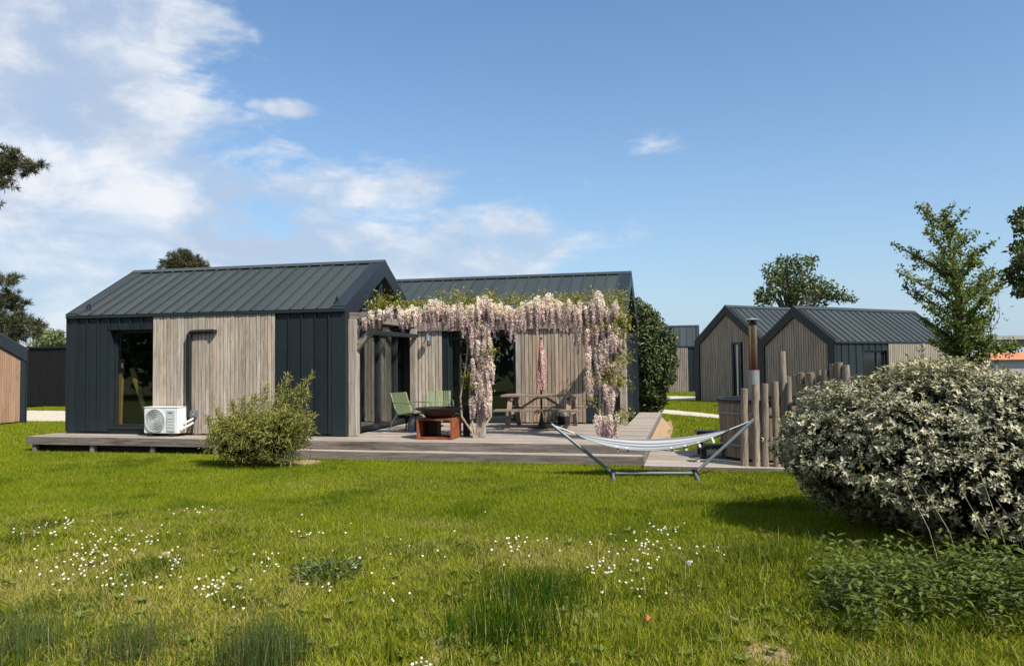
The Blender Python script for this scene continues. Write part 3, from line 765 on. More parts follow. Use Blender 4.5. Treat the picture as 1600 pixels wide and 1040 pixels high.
# cabin at the left edge of the picture: its orange-grey gable catches the sun
h = thing('cabin', 'orange-brown boarded cabin cut off by the left edge under a black roof edge', 'house', (-26.8, 16.55, 0.02))
MB().box(.2, 5.8, .22, 3.78, 0, 2.3).build('inner_body', M_BACK, h)
barn(h, 0, 6.0, 0, 4.0, 2.33, .95, 0, [(0, 6, 'timber', {'w': .09, 'mat': M_SHED})], None, {'kind': 'timber', 'mat': M_SHED, 'w': .085, 'fw': .34, 'fj': .02, 'fd': .10, 'rec': .06}, .36, False, False, .0)

# black boarded outbuilding beyond the drive
p0 = at(38, 636, Z=0.0); p1 = at(112, 636, Z=0.0); pt = at(60, 541, Y=p0.y)
h = thing('black_outbuilding', 'low black boarded outbuilding with a flat roof beyond the gravel drive', 'outbuilding', (p0.x, p0.y, 0))
Lb = 6.5; Hb = pt.z
MB().box(.02, Lb, .04, 3.0, .0, Hb - .1).build('wall', M_BACK, h)
n = int(Lb / .145)
for i in range(n): piece('board', i * .145 + .006, (i + 1) * .145 - .006, 0.0 + random.uniform(-.006, .006), .035, .05, Hb - .08, M_BLACKW, h)
MB().box(-.08, Lb + .1, -.06, 3.1, Hb - .08, Hb).build('flat_roof', M_BLACK, h)

# ------------------------------------------------------------------ deck
deck = thing('timber_deck', 'weathered grey timber deck with one long front step around the house', 'deck', (-13.85, 13.70, 0))
def dk(x, y): return x + 13.85, y - 13.70
def boards(xa, xb, ya, yb, ztop, parent, w=.145, breaks=()):
    n = max(1, round((yb - ya) / w)); wd = (yb - ya) / n
    for i in range(n):
        cuts = [xa] + sorted(b_ + random.choice((-.6, -.3, 0, .3, .6)) for b_ in breaks) + [xb]
        for j in range(len(cuts) - 1):
            piece('board', cuts[j] + .002, cuts[j + 1] - .002, ya + i * wd + .006, ya + (i + 1) * wd - .006, ztop - .03 + random.uniform(-.002, .002), ztop + random.uniform(-.002, .002), M_DECK, parent)
xa, _ = dk(-13.85, 0); xb, _ = dk(-.85, 0)
xg = dk(-6.84, 0)[0]; xr = dk(-1.46, 0)[0]
boards(xa, xb, 0.03, .80, DK, deck, .145, (3.5, 7.2, 10.4))
boards(xg, xb, .80, 4.42, DK, deck, .145, (9.6,))
boards(xr, xb, 4.42, 8.6, DK, deck, .145)
MB().box(xa, xb, -.012, .028, DK - .16, DK - .003).build('fascia', M_FASC, deck)
MB().box(xa - .03, xa - .001, .0, .8, DK - .16, DK - .003).build('fascia', M_FASC, deck)
MB().box(xb + .001, xb + .035, .0, 8.6, DK - .30, DK - .0).build('fascia', M_FASC, deck)
# bearers coloured near-black, standing in for the shade under the deck
b = MB().box(xa + .1, xb - .1, .15, .22, .0, DK - .035).box(xg, xb - .1, 2.2, 2.3, 0, DK - .035); b.build('dark_bearer', M_BACK, deck)
for x in np.arange(xa + .12, 6.4, 1.45): MB().box(x, x + .09, .02, .11, -.05, DK - .16).build('deck_foot', M_FASC, deck)
sxa = dk(-8.15, 0)[0]
boards(sxa, xb, -.30, -.02, .17, deck, .14, (9.0,))
MB().box(sxa, xb, -.345, -.305, .02, .168).build('step_riser', M_FASC, deck)
MB().box(sxa - .03, sxa - .001, -.345, -.02, .02, .168).build('step_riser', M_FASC, deck)
MB().box(xb + .001, xb + .035, -.345, -.02, .02, .172).build('step_riser', M_FASC, deck)

low = thing('low_deck', 'low ground-level wooden platform under the hot tub', 'deck', (-.80, 13.08, 0))
n = 16
for i in range(n): piece('board', 0, 3.1, i * .15 + .004, (i + 1) * .15 - .004, .03, .058 + random.uniform(-.002, .002), M_DECK, low)
MB().box(0, 3.1, -.04, -.0, .0, .06).build('fascia', M_FASC, low)
# bare dry soil by the deck edges
def soil_patch(u0, v0, u1, v1, n=26):
    c = at((u0 + u1) / 2, (v0 + v1) / 2, Z=0); a = at(u0, (v0 + v1) / 2, Z=0); bq = at((u0 + u1) / 2, v0, Z=0)
    rx = (Vector((a.x, a.y, 0)) - Vector((c.x, c.y, 0))).length; ry = abs(bq.y - c.y)
    pts = []
    for k in range(n):
        t = 2 * PI * k / n; q_ = 1 + random.uniform(-.22, .22)
        pts.append((c.x + rx * math.cos(t) * q_, c.y + ry * math.sin(t) * q_))
    return pts, (c.x, c.y, rx, ry)
SOILS = []
for (nm, bx_) in (('bare_soil', (30, 701, 330, 709)), ('bare_soil', (445, 718, 505, 728)), ('bare_soil', (1028, 655, 1052, 700)), ('bare_soil', (660, 985, 720, 1045)), ('bare_soil', (1150, 1000, 1240, 1045))):
    pts, e = soil_patch(*bx_); sheet(nm, pts, 0.006, M_SOIL); SOILS.append(e)

# earth banked against the right edge of the deck
b = MB(); ys_ = np.arange(15.6, 22.0, .4)
for i in range(len(ys_) - 1):
    y0_, y1_ = ys_[i], ys_[i + 1]; w0, w1 = (.22 + .06 * math.sin(y0_ * 3.1)), (.22 + .06 * math.sin(y1_ * 3.1))
    b.hexa([(-.812, y0_, 0), (-.812 + w0, y0_, .0), (-.812 + w1, y1_, .0), (-.812, y1_, 0), (-.812, y0_, .24), (-.80 + w0 * .35, y0_, .19), (-.80 + w1 * .35, y1_, .19), (-.812, y1_, .24)])
o = b.build('soil_bank', M_SOIL); o['kind'] = 'structure'

# ------------------------------------------------------------------ pergola
PZ = DK + 2.36
perg = thing('pergola', 'weathered oak pergola over the deck, wrapped in flowering wisteria', 'pergola', (-6.75, 14.68, DK))
def WB(parent, name, mat, *boxes):
    b = MB()
    for bx_ in boxes: b.box(*bx_)
    return b.build(name, mat, parent, True, bevel=.008)
WB(perg, 'post', M_POST, (-6.842, -6.665, 14.58, 14.76, DK + .002, PZ + .03))
WB(perg, 'post', M_POST, (-4.10, -3.98, 14.66, 14.78, DK + .002, PZ))
WB(perg, 'post', M_POST, (-1.62, -1.48, 14.62, 14.76, DK + .002, PZ))
WB(perg, 'post', M_POST, (-6.78, -6.625, 17.96, 18.115, DK + .002, PZ - .04))
WB(perg, 'post', M_POST, (-1.62, -1.46, 17.96, 18.115, DK + .002, PZ - .04))
WB(perg, 'beam', M_BEAM, (-6.84, -1.42, 14.62, 14.74, PZ + .03, PZ + .17))
WB(perg, 'beam', M_BEAM, (-6.84, -6.70, 14.76, 18.10, PZ - .0, PZ + .15))
WB(perg, 'beam', M_BEAM, (-1.62, -1.48, 14.76, 18.10, PZ - .0, PZ + .15))
WB(perg, 'ledger', M_BEAM, (-6.69, -1.63, 18.055, 18.112, PZ - .10, PZ + .12))
for x in (): WB(perg, 'rafter', M_BEAM, (x - .03, x + .03, 14.75, 18.05, PZ + .04, PZ + .14))
WB(perg, 'rail', M_FRAME, (-6.66, -6.58, 14.9, 18.0, DK + 2.10, DK + 2.19))
for (p, q_) in (((-6.70, 14.67, PZ - .57), (-6.14, 14.67, PZ + .04)), ((-1.60, 14.69, PZ - .55), (-2.10, 14.69, PZ + .04)), ((-1.55, 17.9, PZ - .6), (-1.55, 17.35, PZ))):
    MB().bar(p, q_, .13, .13, (0, 1, 0) if p[1] == q_[1] else (1, 0, 0)).build('brace', M_BEAM, perg, True, bevel=.01)

# ------------------------------------------------------------------ wisteria
def raceme_geo(tops, lens, r0, dens=105):
    Vs, Fs, Ts = [], [], []
    for P_, L_, R_ in zip(tops, lens, r0):
        n = int(dens * L_ / .35)
        t = rng.random(n) ** 0.9; a = rng.random(n) * 2 * PI
        rr = R_ * (np.minimum(1, t / .12 + .35)) * (1 - t) ** .75 * np.sqrt(rng.random(n) * .6 + .4)
        sway = np.array([rng.normal(0, .05), rng.normal(0, .05)])
        c = np.stack([P_[0] + rr * np.cos(a) + sway[0] * t * L_, P_[1] + rr * np.sin(a) + sway[1] * t * L_, P_[2] - t * L_], 1)
        Vs.append(c); Ts.append(np.clip(.95 - .75 * t + rng.normal(0, .18, n) + rng.normal(0, .12), 0, 1))
    return np.concatenate(Vs), np.concatenate(Ts)
def wist_part(parent, tops, lens, r0, dens=150, sz=.028):
    P_, t_ = raceme_geo(tops, lens, r0, dens)
    n = len(P_)
    o = leaves('flower_racemes', P_, sz * (0.8 + rng.random(n) * .5), sz * .95, M_WFLOW, parent, 0.2, tint=t_, fold=.25)
    return o
def wist_leaves(parent, centers, spread, n_each=70, L=.075):
    Ps = []; 
    for c, s in zip(centers, spread):
        Ps.append(np.array(c) + rng.normal(size=(n_each, 3)) * np.array(s))
    Ps = np.concatenate(Ps); n = len(Ps)
    leaves('leaves', Ps, L * (.7 + rng.random(n) * .6), L * .42, M_WLEAF, parent, -.2)

vine = thing('wisteria', 'lilac wisteria with pale bare stems climbing the middle pergola post', 'wisteria', (-4.16, 14.58, DK))
for k, (dx, dxx) in enumerate(((-.14, -.28), (-.05, -.12), (.02, .02), (.08, .12), (.12, .26))):
    x = -4.13 + dx * .35; pts = [(x, 14.60 + .02 * k, DK + .0), (x + dxx * .15, 14.60, DK + .12), (x + dxx * .9, 14.60 + .02 * k, DK + .42), (x + dxx, 14.62, DK + .8), (x + dxx * .6, 14.64, DK + 1.4), (x + dxx * .3, 14.67, DK + 2.2), (x - dxx, 14.7, PZ + .1)]
    MB().tube(pts, [.028, .024, .02, .018, .017, .016, .012], 7).build('stem', M_STEM, vine, True, True)
for side in (-1, 1):
    pts = [(-4.05, 14.68, PZ + .18)] + [(-4.05 + side * s_, 14.68 + random.uniform(-.05, .05), PZ + .20 + random.uniform(-.03, .05)) for s_ in np.arange(.4, 2.5, .35)]
    MB().tube(pts, np.linspace(.022, .008, len(pts)), 6).build('stem', M_STEM, vine, True, True)
tops, lens, rad = [], [], []
def row(xa, xb, n, zc, zs, la, lb, ya=14.44, yb=14.70, R=.050):
    for i in range(n):
        x_ = random.uniform(xa, xb); tops.append((x_, random.uniform(ya, yb), zc + random.uniform(-zs, zs) + .07 * math.sin(x_ * 6.1) + .05 * math.sin(x_ * 13.7))); lens.append(random.uniform(la, lb)); rad.append(R * random.uniform(.75, 1.15))
row(-6.55, -5.6, 30, PZ + .16, .08, .14, .28, R=.042)
row(-5.75, -5.1, 38, PZ + .22, .10, .20, .34, R=.05)
row(-5.2, -4.5, 50, PZ + .20, .12, .24, .42)
row(-4.5, -3.75, 62, PZ + .22, .14, .28, .5)
row(-3.8, -2.9, 56, PZ + .18, .12, .26, .46)
# falling column on the middle post: offset from the post like a trailing curtain
for i in range(92):
    z = DK + random.uniform(.74, 2.35); t = (z - DK - .8) / 1.6
    tops.append((-4.04 + random.uniform(-.20, .20) + .06 * t, 14.55 + random.uniform(-.06, .08), z)); lens.append(random.uniform(.24, .42)); rad.append(.048 * random.uniform(.8, 1.15))
row(-3.95, -3.75, 3, DK + 1.45, .1, .3, .42, 14.52, 14.6)
wist_part(vine, tops, lens, rad, 190)
cs, sp = [], []
for x in np.arange(-6.35, -2.9, .13):
    k = 1.0 if x > -5.2 else .6
    cs.append((x, 14.74, PZ + .28 + random.uniform(-.04, .10) * k)); sp.append((.10, .10, .045 * k + .02))
for x in (-4.55, -4.45, -4.25, -3.85, -3.8, -4.95, -6.1, -6.2, -5.85): cs.append((x, 14.66, PZ + .42)); sp.append((.09, .1, .10))
for i in range(5): cs.append((-4.2 + random.uniform(-.12, .12), 14.62, DK + random.uniform(1.2, 2.3))); sp.append((.09, .07, .1))
cs += [(-4.05, 14.52, DK + 1.05), (-3.83, 14.55, DK + 1.72), (-3.84, 14.55, DK + 1.65), (-4.22, 14.55, DK + 1.25)]; sp += [(.10, .05, .07)] * 4
wist_leaves(vine, cs, sp, 58)

vine2 = thing('wisteria', 'wisteria smothering the right corner post with flowers down to the deck', 'wisteria', (-1.62, 14.6, DK))
for k in range(3):
    x = -1.66 + .06 * k; pts = [(x, 14.58, DK), (x - .04, 14.56, DK + .5), (x + .05 * math.sin(k), 14.57, DK + 1.2), (x, 14.6, DK + 2.0), (x - .15 * k, 14.66, PZ + .15)]
    MB().tube(pts, [.03, .026, .022, .02, .014], 7).build('stem', M_STEM, vine2, True, True)
pts = [(-1.6, 14.68, PZ + .18)] + [(-1.6 - s_, 14.68, PZ + .20 + random.uniform(-.03, .05)) for s_ in np.arange(.3, 1.6, .3)]
MB().tube(pts, np.linspace(.02, .008, len(pts)), 6).build('stem', M_STEM, vine2, True, True)
tops, lens, rad = [], [], []
row(-3.0, -1.35, 100, PZ + .22, .16, .26, .5)
row(-2.2, -1.2, 44, PZ - .1, .16, .3, .5, 14.5, 14.75)
for i in range(96):
    z = DK + random.uniform(.95, 2.25)
    tops.append((-1.62 + random.uniform(-.32, .3), 14.56 + random.uniform(-.1, .1), z)); lens.append(random.uniform(.28, .45)); rad.append(.052 * random.uniform(.8, 1.15))
for i in range(26): tops.append((-1.56 + random.uniform(-.22, .2), 14.54 + random.uniform(-.08, .08), DK + random.uniform(.32, .50))); lens.append(random.uniform(.22, .32)); rad.append(.05)
for i in range(9): tops.append((-1.5 + random.uniform(-.12, .12), 14.5, DK + random.uniform(.8, 1.05))); lens.append(random.uniform(.28, .4)); rad.append(.05)
row(-1.62, -1.45, 46, PZ + .15, .12, .2, .36, 14.9, 17.2)
wist_part(vine2, tops, lens, rad, 190)
cs, sp = [], []
for x in np.arange(-3.0, -1.15, .11): cs.append((x, 14.74, PZ + .30 + random.uniform(-.04, .12))); sp.append((.10, .11, .07))
for i in range(20): cs.append((-1.5 + random.uniform(-.32, .3), 14.56, DK + random.uniform(.5, 2.4))); sp.append((.10, .07, .08))
for y in np.arange(15.0, 17.4, .2): cs.append((-1.55, y, PZ + .2)); sp.append((.10, .1, .06))
cs += [(-1.2, 14.56, DK + 1.55), (-1.25, 14.56, DK + .48), (-1.33, 14.56, DK + .42), (-1.22, 14.56, DK + 1.05), (-1.18, 14.56, DK + 1.95)]; sp += [(.09, .06, .08)] * 5
wist_leaves(vine2, cs, sp, 62)

# ------------------------------------------------------------------ things on and around the deck
# air conditioner
ax, ay = -11.27, 14.08
ac = thing('air_conditioner', 'white outdoor air conditioning unit with a round grille below the window', 'air conditioner', (ax, ay, DK))
MB().box(0, .82, 0, .30, .06, .60).build('casing', M_WHITE, ac, bevel=.015)
MB().box(-.008, .83, -.008, .308, .602, .615).build('top_lid', M_WHITE, ac, bevel=.004)
fc = (.285, .33)
b = MB(); 
ringp = []
for k in range(41):
    a = 2 * PI * k / 40; ringp.append((fc[0] + .235 * math.cos(a), -.012, fc[1] + .235 * math.sin(a)))
MB().extrude(ringp[:-1], (0, .010, 0)).build('recess_disc', mat_plain('recess_shade_grey', (0.10, 0.105, 0.105), .6), ac)  # flat dark disc, its colour standing in for the shaded recess
for rr in (.235, .20, .165, .13, .095, .06, .03):
    pts = [(fc[0] + rr * math.cos(2 * PI * k / 32), -.02, fc[1] + rr * math.sin(2 * PI * k / 32)) for k in range(33)]
    MB().tube(pts, .009 if rr < .23 else .014, 6, False).build('grille_ring', M_OFFW, ac, smooth=True)
for k in range(6):
    a = PI * k / 6; MB().tube([(fc[0] - .23 * math.cos(a), -.014, fc[1] - .23 * math.sin(a)), (fc[0] + .23 * math.cos(a), -.014, fc[1] + .23 * math.sin(a))], .004, 5).build('grille_spoke', M_OFFW, ac)
MB().box(.56, .76, -.014, -.001, .11, .55).build('service_panel', M_OFFW, ac, bevel=.004)
for z in (.20, .26, .32, .38): MB().box(.575, .745, -.022, -.0145, z, z + .012).build('louvre', M_WHITE, ac)
MB().box(.60, .70, -.018, -.0145, .49, .505).build('badge', M_FRAME, ac)
for x in (.10, .60): MB().box(x, x + .12, -.03, .33, .0, .058).build('foot', M_BLACK, ac)
MB().box(.821, .86, .05, .22, .12, .38).build('valve_cover', M_WHITE, ac, bevel=.01)
for z in (.17, .26): MB().tube([(.86, .12, z), (.93, .14, z + .03), (1.0, .26, z + .10)], .022, 7).build('hose', M_WHITE, ac, smooth=True)

con = thing('pipe_conduit', 'black pipe conduit bent at a right angle on the timber wall', 'conduit', (-10.42, 14.40, DK))
b = MB().box(-.048, .048, -.05, .035, .38, 2.14); b.build('upright_run', M_BLACK, con, bevel=.012)
MB().tube([(-.0, -.008, 2.05), (.0, -.008, 2.14), (.05, -.008, 2.19), (.12, -.008, 2.195), (.58, -.008, 2.20)], .044, 8).build('upper_run', M_BLACK, con, smooth=True)
MB().lathe([(.0, -.03), (.062, -.03), (.062, .03), (.0, .03)], (.60, -.01, 2.20), 12).build('wall_cap', M_BLACK, con)
MB().box(.055, .19, -.06, .03, .38, .52).build('junction_box', mat_plain('grey_box', (.13, .135, .135), .6), con, bevel=.008)
MB().tube([(.12, -.02, .38), (.12, -.03, .2), (.10, -.03, .02)], .02, 6).build('cable', M_BLACK, con, smooth=True)
MB().tube([(.15, -.03, .50), (.19, -.09, .47), (.17, -.12, .43)], .012, 6).build('tap', M_STAIN, con, smooth=True)

# wall lamp on the right wing, left timber panel
q = at(671, 528, Y=18.1)
lm = thing('wall_lamp', 'small dark wall lamp on the narrow timber panel', 'lamp', (q.x, 18.11, q.z))
MB().box(-.04, .04, -.012, .005, -.16, .12).build('backplate', M_STEELB, lm)
MB().tube([(0, -.01, .10), (0, -.12, .12), (0, -.15, .06)], .012, 6).build('arm', M_STEELB, lm)
MB().lathe([(.018, .07), (.05, .05), (.075, -.07), (.068, -.07), (.04, .04)], (0, -.15, 0), 14).build('shade', M_STEELB, lm, smooth=True)
MB().lathe([(.0, .03), (.03, .02), (.038, -.02), (.02, -.05), (0, -.055)], (0, -.15, -.01), 10).build('bulb', M_OFFW, lm, smooth=True)

# fire pit: rusted box frame and the dark bowl on it
fp = thing('fire_pit_stand', 'open rust-orange steel box on the front of the deck', 'fire pit', (-4.86, 14.49, DK))
W2, D2, Hh, tk = .36, .31, .40, .035
MB().box(-W2, W2, -D2, D2, .002, tk).build('base_plate', M_CORT, fp)
MB().box(-W2, W2, -D2, D2, Hh - tk, Hh).build('top_plate', M_CORT, fp)
MB().box(-W2, -W2 + tk, -D2 + .002, D2 - .002, tk, Hh - tk).build('side_plate', M_CORT, fp)
MB().box(W2 - tk, W2, -D2 + .002, D2 - .002, tk, Hh - tk).build('side_plate', M_CORT, fp)
MB().box(-.30, -.06, .05, D2 - .01, tk, Hh - tk).build('inner_block', M_BOWL, fp)  # dark block in the left rear of the box opening
MB().box(W2 + .02, W2 + .16, D2 + .05, D2 + .09, .002, .62).build('wind_plate', M_BOWL, fp)
bo = thing('fire_bowl', 'wide black steel fire bowl resting on the rusted box', 'bowl', (-4.86, 14.49, DK + Hh))
MB().lathe([(.0, .005), (.24, .005), (.44, .185), (.45, .20), (.42, .20), (.23, .04), (0, .03)], (0, 0, 0), 32).build('bowl', M_BOWL, bo, smooth=True)
for sgn in (-1, 1): MB().tube([(sgn * .40, -.06, .15), (sgn * .49, -.05, .17), (sgn * .49, .05, .17), (sgn * .40, .06, .15)], .012, 6).build('handle', M_BOWL, bo, smooth=True)

# green slatted lounge chairs
def make_chair(label, loc, rz):
    c = thing('garden_chair', label, 'chair', loc, rz, 'green garden chairs on the deck')
    wd = .27
    # seat and back are one run of slats: (y, z) side profile, front at -y
    prof = [(-.30, .36), (-.27, .385), (-.05, .36), (.16, .335), (.22, .36), (.27, .45), (.36, .70), (.39, .79), (.42, .81)]
    for i in range(11):
        x = -wd + .025 + i * (2 * wd - .05) / 10
        b = MB(); k = 4
        for j in range(k): b.bar((x, prof[j][0], prof[j][1]), (x, prof[j + 1][0], prof[j + 1][1]), .026, .012, (0, 0, 1))
        for j in range(k, len(prof) - 1): b.bar((x, prof[j][0], prof[j][1]), (x, prof[j + 1][0], prof[j + 1][1]), .026, .012, (0, -1, .3))
        b.build('slat', M_CHAIR, c)
    for s in (-1, 1):
        x = s * wd
        MB().tube([(x, p[0], p[1]) for p in prof], .014, 7).build('side_rail', M_CHAIR, c, smooth=True)
        MB().tube([(x, -.25, .37), (x * 1.12, -.28, .2), (x * 1.18, -.30, .0)], .014, 7).build('leg', M_CHAIR, c, smooth=True)
        MB().tube([(x, .20, .35), (x * 1.12, .32, .18), (x * 1.18, .40, .0)], .014, 7).build('leg', M_CHAIR, c, smooth=True)
        xa_ = s * (wd + .05)
        MB().tube([(x, .33, .60), (xa_, .25, .595), (xa_, -.22, .59), (xa_, -.29, .56), (xa_, -.30, .48), (xa_ - s * .03, -.24, .38)], .013, 7).build('armrest', M_CHAIR, c, smooth=True)
    MB().tube([(-wd, .305, .55), (wd, .305, .55)], .012, 6).build('crossbar', M_CHAIR, c)
    MB().tube([(-wd, .0, .335), (wd, .0, .335)], .012, 6).build('crossbar', M_CHAIR, c)
    return c
make_chair('green slatted garden chair in side view before the glass gable', (-6.12, 16.35, DK), math.radians(72))
make_chair('green slatted garden chair facing forward behind the fire bowl', (-5.72, 17.05, DK), math.radians(20))
st = thing('side_table', 'low grey conical side table with black arched legs under the chairs', 'side table', (-5.92, 16.05, DK))
MB().lathe([(.0, .0), (.19, .0), (.185, .06), (.13, .26), (.09, .33), (0, .335)], (0, 0, 0), 20).build('cone_base', mat_plain('grey_concrete', (.22, .225, .23), .8), st, smooth=True)
for a in (0.3, PI / 2 + .3, PI + .3, 1.5 * PI + .3):
    ca, sa = math.cos(a), math.sin(a)
    MB().tube([(.23 * ca, .23 * sa, .0), (.21 * ca, .21 * sa, .16), (.14 * ca, .14 * sa, .30), (.0, .0, .36)], .018, 6).build('leg', M_BLACK, st, smooth=True)
MB().lathe([(0, .36), (.20, .36), (.20, .378), (0, .378)], (0, 0, 0), 24).build('top', M_BLACK, st)

# picnic table, with a closed parasol standing in it
TX, TY = -3.27, 16.95
tb = thing('picnic_table', 'brown wooden picnic table with attached benches on the deck', 'picnic table', (TX, TY, DK))
for i in range(5): piece('tabletop_board', -.86, .86, -.36 + i * .145, -.36 + i * .145 + .138, .71, .75, M_TABLE, tb)
for s in (-1, 1):
    for j in range(2): piece('bench_board', -.92, .92, s * .66 - .125 + j * .128, s * .66 - .125 + j * .128 + .122, .41, .45, M_TABLE, tb)
    for x in (-.66, .66):
        MB().bar((x, s * .60, 0), (x, s * .24, .71), .045, .10, (1, 0, 0)).build('leg', M_TABLE, tb)
for x in (-.66, .66):
    MB().box(x + .024, x + .07, -.80, .80, .32, .408).build('bench_bearer', M_TABLE, tb)
    MB().box(x + .024, x + .07, -.34, .34, .62, .708).build('top_bearer', M_TABLE, tb)
    MB().bar((x + (.05 if x < 0 else -.05), 0, .36), (x * .12, 0, .69), .045, .075, (0, 1, 0)).build('brace', M_TABLE, tb)
MB().box(-.04, .04, -.34, .34, .66, .708).build('top_batten', M_TABLE, tb)
for s in (-1, 1): MB().box(-.05, .05, s * .66 - .12, s * .66 + .12, .36, .408).build('bench_batten', M_TABLE, tb)

pq = at(852, 528, Y=17.0)
pa = thing('parasol', 'closed parasol with pink floral fabric standing behind the picnic table', 'parasol', (TX - .02, TY + .06, DK))
MB().lathe([(0, 0), (.30, 0), (.30, .04), (.08, .07), (.05, .14), (.03, .30)], (0, 0, 0), 24).build('base', M_BLACK, pa, smooth=True)
ptop = pq.z - DK
MB().tube([(0, 0, .1), (.01, 0, ptop + .02)], .02, 8).build('pole', M_BLACK, pa, smooth=True)
prof = [(.030, .83), (.11, .85), (.125, .95), (.105, 1.05), (.12, 1.18), (.10, 1.30), (.10, 1.45), (.075, 1.60), (.075, 1.72), (.05, 1.86), (.045, ptop - .12), (.012, ptop)]
b = MB(); n = 20; vs = []; fs = []
for i, (r_, z) in enumerate(prof):
    for k in range(n):
        a = 2 * PI * k / n; q_ = r_ * .78 * (1 + .22 * math.sin(4 * a + z * 5) + random.uniform(-.06, .06)); vs.append((q_ * math.cos(a) + .008 * z, q_ * math.sin(a), z))
for i in range(len(prof) - 1):
    for k in range(n): fs.append((i * n + k, i * n + (k + 1) % n, (i + 1) * n + (k + 1) % n, (i + 1) * n + k))
b._add(vs, fs).build('canopy', M_PARA, pa, smooth=True)

# small lantern pot by the wall behind the table
q = at(880, 663, Z=DK)
lp = thing('lantern_pot', 'small dark pot with a white candle by the timber wall', 'pot', (q.x, q.y, DK))
MB().lathe([(0, 0), (.11, 0), (.15, .10), (.16, .20), (.145, .20), (.13, .05), (0, .04)], (0, 0, 0), 18).build('pot', M_BLACK, lp, smooth=True)
MB().lathe([(0, .04), (.06, .04), (.06, .26), (0, .265)], (0, 0, 0), 12).build('candle', M_WHITE, lp, smooth=True)

# ------------------------------------------------------------------ hammock
hA = Vector((-1.22, 12.14, .06)); hB = Vector((.03, 12.34, .06)); tA = at(862, 663, Y=12.0); tB = at(1177, 656, Y=12.55)
hs = thing('hammock_stand', 'grey steel tube hammock stand on the lawn', 'hammock stand', (-.6, 12.2, 0))
MB().tube([hA, hB], .026, 10).build('base_tube', M_STEELB, hs, True, True)
for (e, t_) in ((hA, tA), (hB, tB)):
    MB().tube([e, e.lerp(t_, .5), t_], .026, 10).build('arm', M_STEELB, hs, True, True)
    MB().tube([t_ + Vector((0, 0, -.03)), t_ + Vector((0, 0, .035))], .012, 6).build('hook', M_STAIN, hs, True, True)
    dr = Vector((.12, -1, 0)) if e is hA else Vector((.1, -1, 0))
    dr.normalize()
    MB().tube([e + dr * .55 + Vector((0, 0, -.035)), e, e - dr * .5 + Vector((0, 0, -.035))], .024, 8).build('foot', M_STEELB, hs, True, True)
    MB().lathe([(0, -.06), (.045, -.06), (.045, .06), (0, .06)], (e.x, e.y, e.z), 10).build('joint', M_BLACK, hs, True)
hk = thing('hammock', 'grey and white striped cloth hammock slung in the steel stand', 'hammock', (-.6, 12.2, 0))
NU, NV = 60, 16
V, A = [], []
for i in range(NU + 1):
    t = i / NU; tt = min(max((t - .13) / .74, 0), 1)
    line = tA.lerp(tB, t); sag = .36 * (1 - (2 * t - 1) ** 2) ** .9
    wd = .015 + .33 * math.sin(PI * tt) ** .6 if 0 < tt < 1 else .015
    dpt = .05 + .12 * math.sin(PI * tt)
    for j in range(NV + 1):
        s_ = j / NV * 2 - 1
        cr_ = -dpt * (1 - s_ * s_) * (1 if 0 < tt < 1 else .2)
        wr = .006 * math.sin(s_ * 22 + t * 5) * (1 + 2 * abs(t - .5))
        V.append((line.x, line.y + s_ * wd * .8, line.z - sag * .9 + cr_ * .35 + (.062 * s_ - .02) * math.sin(PI * tt) ** .7 + wr)); A.append(j / NV)
F = []
for i in range(NU):
    for j in range(NV):
        a = i * (NV + 1) + j; F += [(a, a + NV + 1, a + NV + 2), (a, a + NV + 2, a + 1)]
np_obj('cloth', V, F, M_HAM, hk, {'across': A}, True, True)
for e in (tA, tB):
    i0 = 0 if e is tA else NU; i1 = int(NU * .13) if e is tA else NU - int(NU * .13)
    for j in range(0, NV + 1, 4):
        MB().tube([e, Vector(V[i1 * (NV + 1) + j])], .006, 5).build('cord', M_ROPE, hk, True)
for i in (20, 23, 36, 40, 44, 48):
    p = Vector(V[i * (NV + 1) + 6])
    MB().bar(p + Vector((-.02, -.10, .03)), p + Vector((.015, -.16, -.05)), .03, .006, (0, 1, 0)).build('tab', M_ROPE, hk, True)

# ------------------------------------------------------------------ hot tub
TC = Vector((1.33, 14.55, .06)); TR = .86; TH = 1.06
ht = thing('hot_tub', 'round wooden hot tub with a tall metal stove flue', 'hot tub', TC)
NS = 44
stm = MB(); a = PI / NS * .94
r0, r1 = TR * .96, TR * 1.0
stm.hexa([(r0 * math.cos(a), -r0 * math.sin(a), .05), (r0 * math.cos(a), r0 * math.sin(a), .05), ((r0 - .04) * math.cos(a), (r0 - .04) * math.sin(a), .05), ((r0 - .04) * math.cos(a), -(r0 - .04) * math.sin(a), .05),
          (r1 * math.cos(a), -r1 * math.sin(a), TH - .05), (r1 * math.cos(a), r1 * math.sin(a), TH - .05), ((r1 - .04) * math.cos(a), (r1 - .04) * math.sin(a), TH - .05), ((r1 - .04) * math.cos(a), -(r1 - .04) * math.sin(a), TH - .05)])
s0 = stm.build('stave', M_STAVE, ht)
for k in range(1, NS):
    o = s0.copy(); link(o); o.parent = ht; o.rotation_euler = (0, 0, 2 * PI * k / NS)
MB().lathe([(TR - .06, TH - .055), (TR + .03, TH - .055), (TR + .03, TH), (TR - .06, TH), (TR - .06, TH - .055)], (0, 0, 0), 44).build('rim', M_BLACK, ht)
MB().lathe([(0, .12), (TR - .06, .12)], (0, 0, 0), 32).build('floor', M_STAVE, ht)
MB().lathe([(0, TH - .12), (TR - .05, TH - .12)], (0, 0, 0), 32).build('cover', M_BLACK, ht)
for z in (.25, .80): MB().lathe([(TR * .965 + .012 + z * .03, z), (TR * .965 + .016 + z * .03, z), (TR * .965 + .016 + z * .03, z + .04), (TR * .965 + .012 + z * .03, z + .04), (TR * .965 + .012 + z * .03, z)], (0, 0, 0), 44).build('hoop', M_STEELB, ht)
